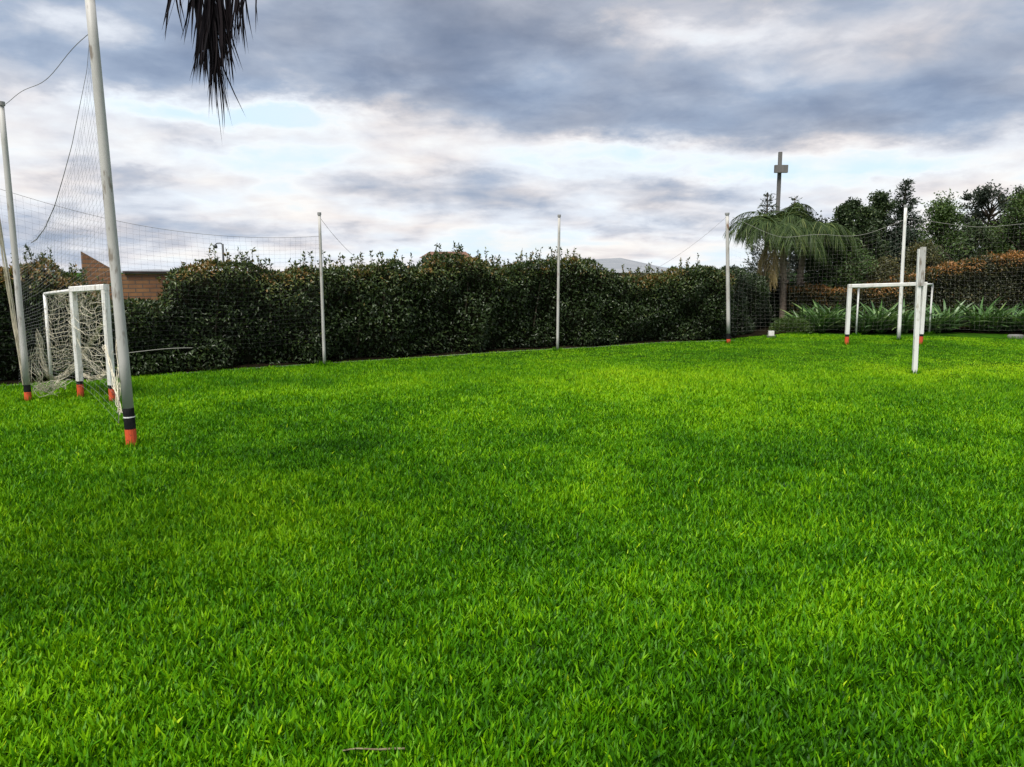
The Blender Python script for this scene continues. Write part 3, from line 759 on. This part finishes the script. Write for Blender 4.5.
# tall palm standing just outside the frame on the left; one withered frond hangs into view
def near_palm():
    base = np.array([-3.7, 3.1, 0.0]); hh = 5.3
    root = thing('palm_tree', base, 'tall palm at the top left with a withered dark frond hanging into view', 'palm tree')
    palm_trunk(root, hh, 0.16, (0.05, 0.02))
    top = np.array([0.05, 0.02, hh])
    for k in range(12):
        az = 1.9 + k * 2 * math.pi / 12
        if abs(((az - 0.45 + math.pi) % (2 * math.pi)) - math.pi) < 0.9: continue
        h = np.array([math.cos(az), math.sin(az), 0]); pts = []; p = top.copy(); e = 0.9; L = 2.4
        for i in range(8):
            pts.append(p.copy()); p = p + (h * math.cos(e) + np.array([0, 0, math.sin(e)])) * L / 7; e -= 0.2
        frond(root, 'frond', pts, 0.45, 90, 0.026, M['palm'], 0.7, 0.4, 0.8)
    w = [Q3(x, y, d) - base for x, y, d in ((194, -270, 3.95), (202, -140, 4.02), (208, -50, 4.05), (212, 8, 4.06), (214, 54, 4.06))]
    pts = [top, top + [0.6, 0.25, 0.35], top + [1.3, 0.55, 0.15], w[0] + [-0.15, 0, 0.25]] + w
    a = Acc(); P = np.array(pts, float); tt = np.linspace(0, 1, len(P)); q = np.linspace(0, 1, 40)
    C = np.stack([np.interp(q, tt, P[:, i]) for i in range(3)], -1)
    for _ in range(4): C[1:-1] = (C[:-2] + 2 * C[1:-1] + C[2:]) / 4
    tube(a, C, np.linspace(0.022, 0.004, 40), 6, tint=0.3)
    n = 190
    f = rng.uniform(0.45, 1.0, n) ** 0.9; sgn = rng.choice([-1.0, 1.0], n)
    pos = np.stack([np.interp(f, q, C[:, i]) for i in range(3)], -1)
    L = rng.uniform(0.22, 0.40, n) * (1.15 - 0.45 * f)
    out = rng.uniform(0.05, 1.0, n) ** 1.2 * (1.95 - 1.7 * f)
    d = np.stack([sgn * out, rng.normal(0, 0.25, n), -0.55 - 0.5 * f + rng.normal(0, 0.15, n)], -1)
    curv = np.stack([-sgn * out * L * 0.45 + rng.normal(0, 0.10, n) * L, np.zeros(n), -L * rng.uniform(0.2, 0.7, n)], -1)
    ribbons(a, pos, d, L, rng.uniform(0.004, 0.010, n), curv, 4, np.stack([np.ones(n), rng.normal(0, 0.6, n), np.zeros(n)], -1), rng.random(n))
    # two tied-together bundles of leaflets
    for (bx, by, ex, ey, m, sp) in ((206, 5, 200, 76, 26, 5), (222, 15, 228, 74, 22, 7), (236, -20, 236, 50, 12, 8), (246, -30, 246, 30, 9, 6), (196, -20, 190, 40, 8, 6), (180, -30, 172, 30, 8, 7)):
        for k in range(m):
            p0 = Q3(bx + rng.normal(0, sp), by - rng.uniform(10, 60), 4.05 + rng.normal(0, 0.03)) - base
            p1 = Q3(ex + rng.normal(0, sp * 0.6), ey + rng.normal(0, 6), 4.05 + rng.normal(0, 0.03)) - base
            ribbons(a, p0[None], (p1 - p0)[None] * 1.0, np.linalg.norm(p1 - p0), rng.uniform(0.008, 0.013), np.array([[rng.normal(0, .03), rng.normal(0, .03), -0.01]]), 4,
                    np.array([[1.0, rng.normal(0, .6), 0]]), rng.random())
    a.build('withered_frond', M['dark_palm'], root, smooth=True)
near_palm()

# ------------------------------------------------------------------ strap-leaved plants in the bed
def strap_clump(p, n, L, label, seed):
    global rng
    keep = rng; rng = np.random.default_rng(seed)
    a = Acc(); az = rng.uniform(0, 2 * math.pi, n); lean = rng.uniform(0.05, 1.0, n); hv = np.stack([np.cos(az), np.sin(az), np.zeros(n)], -1)
    d = hv * np.sin(lean)[:, None] + np.array([0, 0, 1.0]) * np.cos(lean)[:, None]
    LL = L * rng.uniform(0.6, 1.1, n)
    base = hv * (0.16 * rng.random(n))[:, None]
    curv = hv * (LL * 0.35)[:, None] - np.array([0, 0, 1.0]) * (LL * rng.uniform(0.1, 0.5, n))[:, None]
    ribbons(a, base, d, LL, rng.uniform(0.055, 0.09, n), curv, 6, np.cross(d, np.array([0, 0, 1.0]) + 0.3 * rvec(n)), np.clip(rng.normal(0.45, 0.22, n), 0, 1))
    o = a.build('strap_plant', M['strap'], smooth=True)
    o.location = tuple(p); rng = keep
    return tag(o, label, 'plant', 'strap leaved plants along the bed')
SP = [(806, 331, 'strap leaved plant right of the palm trunks'), (824, 333, 'strap leaved plant left of the right goal'), (838, 332, 'strap leaved plant at the left post of the right goal'),
      (868, 334, 'strap leaved plant seen inside the right goal, left part'), (884, 334, 'strap leaved plant seen inside the goal beside the tall thin pole'), (908, 334, 'strap leaved plant inside the goal right of the thin pole'),
      (940, 334, 'large strap leaved plant just right of the right goal'), (953, 333, 'strap leaved plant second to the right of the goal'), (984, 333, 'strap leaved plant midway between the goal and the photo edge'),
      (1000, 333, 'bright strap leaved plant behind the small grey stone'), (1017, 333, 'strap leaved plant above and right of the small grey stone'), (1036, 334, 'strap leaved plant cut off by the right edge of the photo')]
for i, (px, py, lb) in enumerate(SP):
    p = ground(px, py) + np.array([0, 0.34, 0]); p[2] = 0.03
    strap_clump(p, 100, 0.95 + 0.12 * ((i * 7) % 3), lb, 60 + i)
    if i in (1, 4, 7, 9):
        q = p + np.array([0.35, 0.75, 0])
        strap_clump(q, 80, 1.1, lb.replace('strap leaved plant', 'rear strap leaved plant half hidden') if 'bright' not in lb and 'large' not in lb else 'rear strap leaved plant above the small grey stone', 160 + i)

# low mound of fine foliage at the foot of the palms
def mound(p, rx, h, n, label):
    a = Acc(); v = rvec(n); v[:, 2] = np.abs(v[:, 2]); pos = v * np.array([rx, rx * 0.8, h]) * (rng.uniform(0.7, 1.05, n))[:, None]
    leaves(a, pos, v + rvec(n) * 0.7 + [0, 0, .3], 0.07 * rng.uniform(.6, 1.2, n), 0.03, np.clip(rng.normal(0.5, .15, n), 0, 1))
    o = a.build('low_shrub', M['tree_green']); o.location = tuple(p); tag(o, label, 'shrub')
q = ground(793, 333) + np.array([0, 0.15, 0]); q[2] = 0.02; mound(q, 0.62, 0.42, 2600, 'low rounded green shrub at the foot of the palm trunks')

# ------------------------------------------------------------------ posts
def pole(name, base, top, r0, r1, mat, label, band=None, group='tall net poles round the lawn', sides=14, cap=True, collar=None):
    """round pole from base to top; band = (height of orange foot, height of black band above it)"""
    base = np.asarray(base, float); ax = np.asarray(top, float) - base; L = np.linalg.norm(ax); u = ax / L
    root = thing(name, base, label, 'pole', group)
    z0 = 0.0; rad = lambda s: r0 + (r1 - r0) * s / L
    if band:
        a = Acc(); tube(a, [u * -0.05, u * band[0]], rad(0) * 1.03, sides, caps=True); a.build('orange_foot', M['orange'], root, smooth=False)
        a = Acc(); tube(a, [u * (band[0] + .001), u * (band[0] + band[1])], rad(0) * 1.025, sides, caps=True); bb = a.build('black_band', M['black'], root)
        if len(band) > 2:
            a = Acc(); zz = band[0] + band[1] * 0.55; tube(a, [u * zz, u * (zz + 0.012)], rad(0) * 1.06, sides, caps=True); a.build('white_ring', M['white'], root)
        z0 = band[0] + band[1] + .001
    else: z0 = -0.05
    a = Acc(); ss = np.linspace(z0, L, 9)
    tube(a, [u * s for s in ss], [rad(s) for s in ss], sides, caps=True); a.build('shaft', mat, root, smooth=True)
    if cap:
        a = Acc(); tube(a, [u * (L - 0.02), u * (L + 0.03)], r1 * 1.35, sides, caps=True); a.build('cap', M['grey_metal'], root)
    if collar is not None:
        a = Acc(); tube(a, [u * (collar - 0.03), u * (collar + 0.03)], rad(collar) * 1.12, sides, caps=True); a.build('collar', M['grey_metal'], root)
    return base + ax
bA = ground(132, 447); dA = bA[1]; topA = Q3(89.2, -8, dA)
pole('net_pole', bA, topA, 0.055, 0.046, M['pole_white'], 'thick white leaning pole with black band and orange foot, nearest on the left', (0.19, 0.22, 1), collar=4.55)
bB = ground(28.5, 402); dB = bB[1]; topB = Q3(1, 104, dB)
pole('net_pole', bB, topB, 0.045, 0.036, M['pole_white'], 'white leaning pole with black band and orange foot at the left edge', (0.15, 0.10))
bD = ground(324.5, 366); topD = Q3(319.3, 214, bD[1])
pole('net_pole', bD, topD, 0.030, 0.027, M['rusty_white'], 'thin peeling white pole in front of the hedge, right of the brick wall')
bE = ground(557.5, 351); topE = Q3(559.2, 216, bE[1])
pole('net_pole', bE, topE, 0.032, 0.029, M['rusty_white'], 'thin white pole in front of the middle of the hedge')
bF = ground(728.5, 343); topF = Q3(727.2, 214, bF[1])
pole('net_pole', bF, topF, 0.050, 0.042, M['rusty_white'], 'white pole with dark red foot at the right end of the hedge', (0.12, 0.14))
bG = ground(898.5, 341); topG = Q3(905.8, 206, bG[1])
pole('net_pole', bG, topG, 0.050, 0.038, M['white'], 'tall thin leaning white pole rising through the right goal')

def short_post():
    b = ground(914.5, 375); t = Q3(920.5, 247, b[1]); u = (t - b)
    root = thing('white_post', b, 'short leaning square white post standing in front of the right goal', 'post')
    a = Acc(); beam(a, -0.04 * u, u * 0.985, 0.075, 0.07, (0, 1, 0)); a.build('post', M['white'], root)
    a = Acc(); beam(a, u * 0.70 + [0.020, -0.046, 0], u * 1.0 + [0.024, -0.046, 0], 0.10, 0.02, (0, 1, 0)); a.build('board', M['pole_white'], root)
short_post()

# ------------------------------------------------------------------ goals
def goal(label, fl, fr, bl, br, top_fl, top_fr, w, wb, back_drop=0.0, black=0.06):
    """goal frame from its four feet; front posts thick with orange feet, back frame thin"""
    base = (fl + fr) / 2; base[2] = 0
    root = thing('goal', base, label, 'goal', 'small football goals')
    front = norm(fr - fl); nr = np.array([front[1], -front[0], 0])
    zl, zr = top_fl, top_fr
    for f, z in ((fl, zl), (fr, zr)):
        f = f - base
        a = Acc(); beam(a, f + [0, 0, 0.20 + black], f + [0, 0, z], w, w, nr); p = a.build('post', M['white'], root)
        a = Acc(); tube(a, [f + [0, 0, -.03], f + [0, 0, 0.20]], w * 0.56, 12, caps=True); a.build('orange_foot', M['orange'], root)
        if black:
            a = Acc(); tube(a, [f + [0, 0, 0.201], f + [0, 0, 0.20 + black]], w * 0.54, 12, caps=True); a.build('black_band', M['black'], root)
    a = Acc(); e = front * w * 0.5
    beam(a, fl - base + [0, 0, zl + w * 0.45] - e, fr - base + [0, 0, zr + w * 0.45] + e, w * 0.98, w * 0.98, (0, 0, 1)); a.build('crossbar', M['white'], root)
    for f, z, q in ((bl, zl, fl), (br, zr, fr)):
        f = f - base; q = q - base
        a = Acc(); tube(a, [f + [0, 0, -.03], f + [0, 0, z - back_drop]], wb / 2, 8, caps=True); a.build('back_post', M['white'], root, smooth=True)
        a = Acc(); tube(a, [q + [0, 0, z + w * .3], f + [0, 0, z - back_drop]], wb / 2, 8, caps=True); a.build('top_bar', M['white'], root, smooth=True)
    a = Acc(); tube(a, [bl - base + [0, 0, zl - back_drop], br - base + [0, 0, zr - back_drop]], wb / 2, 8, caps=True); a.build('back_bar', M['white'], root, smooth=True)
    return root
rfl, rfr = ground(846.5, 345.5), ground(920.5, 345); rbl, rbr = ground(856, 335), ground(929, 334.5)
goal('small white goal with orange feet in front of the strap leaved plants, on the right', rfl, rfr, rbl, rbr, zat(288.5, rfl[1]), zat(286, rfr[1]), 0.088, 0.05, 0.02)
lfl, lfr = ground(81, 398), ground(113, 404)
lbl, lbr = ground(52.5, 391), ground(82, 390)
goal('small white goal with torn beige net, behind the thick leaning pole on the left', lfl, lfr, lbl, lbr, zat(292, lfl[1]), zat(291, lfr[1]), 0.082, 0.05, 0.03, black=0.05)

# ------------------------------------------------------------------ nets
def net_lines(acc, S, nu, nv, r, ku=None, kv=None, drop=0.0, jit=0.0):
    """square-mesh net on the surface S(u, v): every cord a thin tube"""
    ku = ku or nu; kv = kv or nv
    for i in range(nu + 1):
        if rng.random() < drop: continue
        u = i / nu; pts = np.array([S(u, v) for v in np.linspace(0, 1, kv + 1)])
        if jit: pts += rng.normal(size=pts.shape) * jit
        tube(acc, pts, r, 3)
    for j in range(nv + 1):
        if rng.random() < drop: continue
        v = j / nv; pts = np.array([S(u, v) for u in np.linspace(0, 1, ku + 1)])
        if jit: pts += rng.normal(size=pts.shape) * jit
        tube(acc, pts, r, 3)

# far right ball net: from the pole at the hedge end, past the thin pole, out of the frame
def right_net():
    P0 = bF + [0, 0.05, 0]; P1 = bG + [0, 0.05, 0]; P2 = P1 + np.array([7.0, -0.3, 0])
    hF, hG, hR = zat(217, bF[1]), zat(218, bG[1]), zat(204, 20.5)
    for A, B, ha, hb, sag, lb in ((P0, P1, hF, hG, 0.62, 'pale ball stop net hung in front of the palms between two poles'), (P1, P2, hG, hR, 0.40, 'pale ball stop net hung before the rust topped hedge, right of the thin pole')):
        L = np.linalg.norm(B - A); nu, nv = int(L / 0.12), 25
        def top(u): return ha + (hb - ha) * u - sag * 4 * u * (1 - u) * (0.85 + 0.15 * math.sin(9 * u))
        def S(u, v):
            p = A + (B - A) * u + np.array([0.02 * math.sin(13 * u + 5 * v), 0.10 * math.sin(7 * u) * math.sin(3.1 * v) + 0.04 * math.sin(23 * u + 4 * v), 0])
            p[2] = 0.30 + (top(u) - 0.30) * (1 - v) + 0.015 * math.sin(17 * u + 11 * v); return p - A
        a = Acc(); root = thing('ball_net', A, lb, 'net', 'ball stop nets')
        net_lines(a, S, nu, nv, 0.0006, ku=60, kv=14); a.build('mesh', M['cord'], root)
        a = Acc(); tube(a, [S(u, 0) for u in np.linspace(0, 1, 50)], 0.0045, 5); a.build('top_rope', M['cord'], root)
right_net()

# left ball net: tied to the top of the thick pole, slumped towards the pole at the photo's edge
def left_net():
    A, B = bA.copy(), bB.copy(); tA = Q3(89.5, 38, dA)
    def on_a(z): q = (z - bA[2]) / (topA[2] - bA[2]); return bA + (topA - bA) * q
    def P(px, py, f): return Q3(px, py, dA + (dB - dA) * f)
    edge = np.array([tA, P(87, 70, .03), P(80, 105, .08), P(72, 145, .15), P(63, 178, .24), P(55, 205, .34), P(45, 228, .46), P(36, 240, .60), P(24, 247, .8), P(14, 240, 1.0)])
    qe = np.linspace(0, 1, len(edge))
    def S(u, v):
        e = np.array([np.interp(u ** 0.8, qe, edge[:, i]) for i in range(3)])
        bot = A + (B - A) * u + np.array([-0.13, 0.0, 0.0]); bot[2] = 0.25 + 0.35 * math.sin(math.pi * u) + 0.06 * math.sin(9 * u)
        v2 = v ** 1.0
        p = e * (1 - v2) + bot * v2
        p = p + np.array([0.05 * math.sin(6 * u + 3 * v), 0.14 * math.sin(3.1 * v) * math.sin(5 * u + 1), 0])
        return p - A
    a = Acc(); root = thing('ball_net', A, 'slumped grey ball net tied to the top of the thick leaning pole', 'net', 'ball stop nets')
    net_lines(a, S, 34, 44, 0.0009, ku=30, kv=16, drop=0.03); a.build('mesh', M['grey_cord'], root)
    a = Acc(); tube(a, [np.array([np.interp(q, qe, edge[:, i]) for i in range(3)]) - A for q in np.linspace(0.0, 0.82, 36)], np.linspace(0.0018, 0.0055, 36), 5)
    tube(a, [S(0.0, v) + [0.0, 0, 0] for v in np.linspace(0, 1, 14)], 0.004, 5); a.build('edge_rope', M['rope'], root)
    # rope between the two pole heads
    r = thing('rope', tA, 'thin grey rope slung between the heads of the two left poles', 'rope')
    a = Acc(); p0, p1 = Q3(91, 32, dA) - tA, topB - tA
    tube(a, [p0 + (p1 - p0) * q + np.array([0, 0, -0.09 * 4 * q * (1 - q) + 0.03 * math.sin(11 * q)]) for q in np.linspace(0, 1, 26)], 0.0035, 5); a.build('strand', M['rope'], r)
left_net()

# net behind the left goal along the hedge
def back_net():
    Apt = G(-20, 386) + np.array([0, -0.25, 0]); Bpt = bD.copy(); Bpt[2] = 0
    ha, hb = zat(172, Apt[1]), zat(236, bD[1])
    L = np.linalg.norm(Bpt - Apt)
    def top(u): return ha + (hb - ha) * u - 0.34 * 4 * u * (1 - u)
    def S(u, v):
        p = Apt + (Bpt - Apt) * u + np.array([0.03 * math.sin(9 * u + 4 * v), 0.06 * math.sin(11 * u) * v, 0]); p[2] = 0.45 + (top(u) - 0.45) * (1 - v) + 0.03 * math.sin(15 * u) * v; return p - Apt
    root = thing('ball_net', Apt, 'fine grey ball net hung before the left hedge and brick wall', 'net', 'ball stop nets')
    a = Acc(); net_lines(a, S, int(L / 0.10), 26, 0.0009, ku=50, kv=10); a.build('mesh', M['dark_cord'], root)
    a = Acc(); tube(a, [S(u, 0) for u in np.linspace(0, 1, 40)], 0.0032, 5); a.build('top_rope', M['rope'], root)
    a = Acc(); tube(a, [S(u, 1) for u in np.linspace(0.3, 0.58, 30)], 0.006, 5); a.build('bottom_rope', M['cord'], root)
back_net()

# torn net of the left goal
def goal_net():
    o = lfl.copy(); o[2] = 0
    root = thing('goal_net', o, 'torn beige net draped inside the left goal and bunched on the grass', 'net')
    ztl, ztr = zat(293, lfl[1]) + .03, zat(292, lfr[1]) + .03
    def quad(p00, p10, p11, p01, bul, sx, seed):
        bul = np.asarray(bul, float)
        def S(u, v):
            p = (p00 * (1 - u) + p10 * u) * (1 - v) + (p01 * (1 - u) + p11 * u) * v
            k = math.sin(math.pi * u) * math.sin(math.pi * min(1, v * 1.05))
            return p + bul * k + np.array([0.04 * math.sin(8 * v + 5 * u + seed), 0.04 * math.sin(7 * u + 3 * v + seed), 0.03 * math.sin(9 * u + seed)]) - o
        return S
    up = lambda p, z: np.array([p[0], p[1], z])
    a = Acc()
    net_lines(a, quad(up(lbl, ztl - .05), up(lbr, ztr - .05), up(lbr, 0.42), up(lbl, 0.30), (0.0, -0.12, -0.05), 1, 0.3), 13, 17, 0.0027, drop=0.08, jit=0.012)      # back
    net_lines(a, quad(up(lfr, ztr), up(lbr, ztr - .05), up(lbr, 0.40), up(lfr, 0.36), (-0.10, 0, -0.05), 1, 1.7), 13, 17, 0.0027, drop=0.06, jit=0.014)          # right side
    net_lines(a, quad(up(lfl, ztl), up(lbl, ztl - .05), up(lbl, 0.34), up(lfl, 0.50), (0.10, 0, -0.05), 1, 2.9), 8, 16, 0.0027, drop=0.15, jit=0.014)          # left side
    # extra slack layer hanging in the opening's right half
    net_lines(a, quad(up(lbr, ztr - .02), up(lfr, ztr), up(lfr, 0.28), up(lbr, 0.36), (-0.22, -0.1, 0.05), 1, 4.1), 10, 14, 0.0026, drop=0.15, jit=0.03)
    a.build('mesh', M['beige_cord'], root)
    # bunched, tangled part: cords wandering along gathered paths
    b = Acc()
    def gather(path, n, spread, r=0.0036):
        path = np.array(path, float); tt = np.linspace(0, 1, len(path))
        for k in range(n):
            q = np.linspace(max(0, rng.normal(0, .1)), min(1, 1 + rng.normal(0, .1)), 16); ph = rng.uniform(0, 6.28, 3); fr = rng.uniform(5, 22, 3)
            pts = np.stack([np.interp(q, tt, path[:, i]) for i in range(3)], -1) + np.stack([np.sin(fr[i] * q + ph[i]) for i in range(3)], -1) * spread * rng.uniform(0.3, 1.0) * np.array([1, 1, 0.8])
            pts[:, 2] = np.maximum(pts[:, 2], 0.02)
            tube(b, pts - o, r, 3)
    dm = (lbl[1] + bB[1]) / 2
    gather([Q3(38, 330, dm), Q3(41, 352, dm), Q3(46, 374, dm), Q3(54, 380, dm + .2), Q3(66, 374, dm + .3), Q3(78, 365, dm + .3)], 20, 0.06, 0.003)
    gather([Q3(33, 345, bB[1] + .05), Q3(36, 372, bB[1] + .1), Q3(42, 390, bB[1] + .15), Q3(52, 391, bB[1] + .3)], 12, 0.11, 0.0026)
    gather([Q3(34, 388, bB[1] + .1), Q3(44, 387, bB[1] + .2), Q3(55, 385, bB[1] + .3), Q3(66, 384, bB[1] + .4)], 13, 0.10, 0.0026)
    gather([Q3(80, 362, lbl[1]), Q3(88, 345, lbl[1]), Q3(97, 335, lbl[1] - .4), Q3(103, 320, lfr[1])], 16, 0.04)
    gather([Q3(82, 374, lbr[1]), Q3(92, 379, lbr[1] - .3), Q3(103, 376, lfr[1] + .2), Q3(110, 372, lfr[1])], 24, 0.05)
    # strand bundle trailing down beside the thick pole
    gather([Q3(104, 345, lfr[1] - .2), Q3(111, 365, 10.4), Q3(115, 385, 9.6), Q3(118, 402, 9.1), Q3(120.5, 414, 9.0)], 9, 0.035, 0.003)
    gather([Q3(116, 330, 9.6), Q3(118, 360, 9.4), Q3(119, 385, 9.2), Q3(119, 412, 9.05)], 5, 0.03, 0.003)
    b.build('bunched_cords', M['beige_cord'], root)
goal_net()

# net gathered into a band at the photo's left edge
def gathered_net():
    p = [Q3(-3, 215, 11.4), Q3(6, 270, 11.35), Q3(14, 320, 11.3), Q3(20, 352, 11.2), Q3(25, 385, 11.1)]
    o = p[-1].copy(); o[2] = 0; P = np.array(p); tt = np.linspace(0, 1, 5)
    a = Acc()
    for k in range(18):
        q = np.linspace(0, 1, 22); ph = rng.uniform(0, 6.28, 2); fr = rng.uniform(3, 9, 2)
        pts = np.stack([np.interp(q, tt, P[:, i]) for i in range(3)], -1) + np.stack([np.sin(fr[0] * q + ph[0]), np.sin(fr[1] * q + ph[1]), 0 * q], -1) * 0.022
        tube(a, pts - o, 0.004, 3)
    ob = a.build('gathered_net', M['beige_cord']); ob.location = tuple(o); tag(ob, 'net gathered into a pale band hanging beside the pole at the left edge', 'net')
gathered_net()

# guy ropes
def guy(p0, p1, label, r=0.0032):
    o = np.array(p1); a = Acc()
    tube(a, [np.array(p0) + (np.array(p1) - p0) * q + np.array([0, 0, -0.12 * 4 * q * (1 - q)]) - o for q in np.linspace(0, 1, 14)], r, 5)
    ob = a.build('guy_rope', M['rope']); ob.location = tuple(o); tag(ob, label, 'rope', 'guy ropes of the net poles')
guy(topF + [0, 0, -.05], Q3(640, 277, 19.0), 'thin guy rope from the red footed pole down to the hedge')
guy(topD + [0, 0, -.05], Q3(372, 268, 17.0), 'thin guy rope from the peeling pole down to the hedge')

# ------------------------------------------------------------------ things beyond the garden
def utility_pole():
    b = Q3(780, 160, 40); b[2] = 0; h = zat(152, 40)
    root = thing('utility_pole', b, 'tall grey utility pole with a small square box near its top, behind the palm', 'utility pole')
    a = Acc(); beam(a, (0, 0, 0), (0, 0, h), 0.165, 0.165, (0, 1, 0)); a.build('pole', M['old_post'], root)
    a = Acc(); box(a, (0, -0.22, zat(169.5, 40)), (0.62, 0.2, 0.36)); a.build('box', M['old_post'], root)
    a = Acc(); box(a, (0, -0.115, zat(169.5, 40)), (0.3, 0.006, 0.25)); a.build('bracket', M['dark_metal'], root)
utility_pole()
def lamp_post():
    b = Q3(224, YH, 45); b[2] = 0; h = zat(244, 45)
    root = thing('street_lamp', b, 'dark street lamp with a short bent arm above the hedge on the left', 'street lamp')
    a = Acc(); tube(a, [(0, 0, 0), (0, 0, h * .6), (0.0, 0, h)], [0.08, 0.06, 0.055], 10, caps=True); a.build('post', M['dark_metal'], root, smooth=True)
    a = Acc(); tube(a, [(0, 0, h - .03), (-0.12, 0, h + .05), (-0.3, 0, h + .04), (-0.4, 0, h - .03)], 0.03, 8, caps=True); a.build('arm', M['dark_metal'], root, smooth=True)
    a = Acc(); tube(a, [(-0.4, 0, h - .02), (-0.4, 0, h - .08), (-0.4, 0, h - .2), (-0.4, 0, h - .24)], [0.04, 0.09, 0.11, 0.05], 12, caps=True); a.build('lamp_head', M['dark_metal'], root, smooth=True)
lamp_post()
def far_house():
    b = Q3(446, YH, 90); b[2] = 0; e = zat(258, 90); ap = zat(251, 90); hw, dp = 2.7, 5.0
    root = thing('house', b, 'small white house with brown tiled roof showing over the hedge', 'house')
    a = Acc(); box(a, (0, dp / 2, e / 2), (2 * hw, dp, e)); a.build('wall', M['plaster'], root)
    a = Acc(); x = hw + .25; y0, y1 = -.3, dp + .3
    V = [(-x, y0, e + .003), (x, y0, e + .003), (x, y1, e + .003), (-x, y1, e + .003), (-x + 0.9, dp / 2, ap), (x - 0.9, dp / 2, ap)]
    a.add(V, [(0, 1, 5, 4), (2, 3, 4, 5), (3, 2, 1, 0)], [(1, 2, 5), (3, 0, 4)]); a.build('roof', M['roof_tile'], root)
    for wx in (-1.4, 1.3):
        a = Acc(); box(a, (wx, -0.02, 1.5), (1.0, 0.06, 1.1)); w = a.build('window', M['white'], root)
        a = Acc(); box(a, (wx, -0.055, 1.5), (0.86, 0.02, 0.96)); a.build('pane', M['glass'], w)
far_house()

# ------------------------------------------------------------------ small things on the lawn's edge
p = ground(771, 337.5)
root = thing('garden_box', p, 'small white box on a low base at the bed edge left of the palms', 'box')
a = Acc(); beam(a, (0, 0, 0.06), (0, 0, 0.19), 0.15, 0.12, (0, 1, 0)); a.build('box', M['white'], root)
a = Acc(); beam(a, (0, 0, -0.01), (0, 0, 0.059), 0.22, 0.18, (0, 1, 0)); a.build('base', M['slab'], root)
def stone():
    p = ground(1016, 338); a = Acc(); k = 10
    V = []
    for j, (zz, f) in enumerate(((0, 1.0), (0.06, 1.03), (0.10, 0.85))):
        for i in range(k): th = i * 2 * math.pi / k; V.append((math.cos(th) * 0.22 * f * (1 + .12 * math.sin(3 * th)), math.sin(th) * 0.14 * f, zz))
    V.append((0, 0, 0.11)); Qd = [(j * k + i, j * k + (i + 1) % k, (j + 1) * k + (i + 1) % k, (j + 1) * k + i) for j in range(2) for i in range(k)]
    a.add(V, Qd, [(2 * k + i, 2 * k + (i + 1) % k, 3 * k) for i in range(k)])
    o = a.build('stone', M['slab'], smooth=True); o.location = tuple(p); tag(o, 'flat grey stone at the lawn edge before the strap leaved plants', 'stone')
stone()
def twig():
    p0, p1 = ground(343, 763), ground(405, 760); a = Acc()
    pts = [p0 + (p1 - p0) * q + np.array([0, 0.004 * math.sin(9 * q), 0.026 + 0.004 * math.sin(5 * q)]) - p0 for q in np.linspace(0, 1, 9)]
    tube(a, pts, np.linspace(0.0028, 0.005, 9), 7, caps=True); o = a.build('twig', M['twig'], smooth=True); o.location = tuple(p0)
    tag(o, 'thin dry twig lying in the grass at the bottom of the photo', 'twig')
twig()
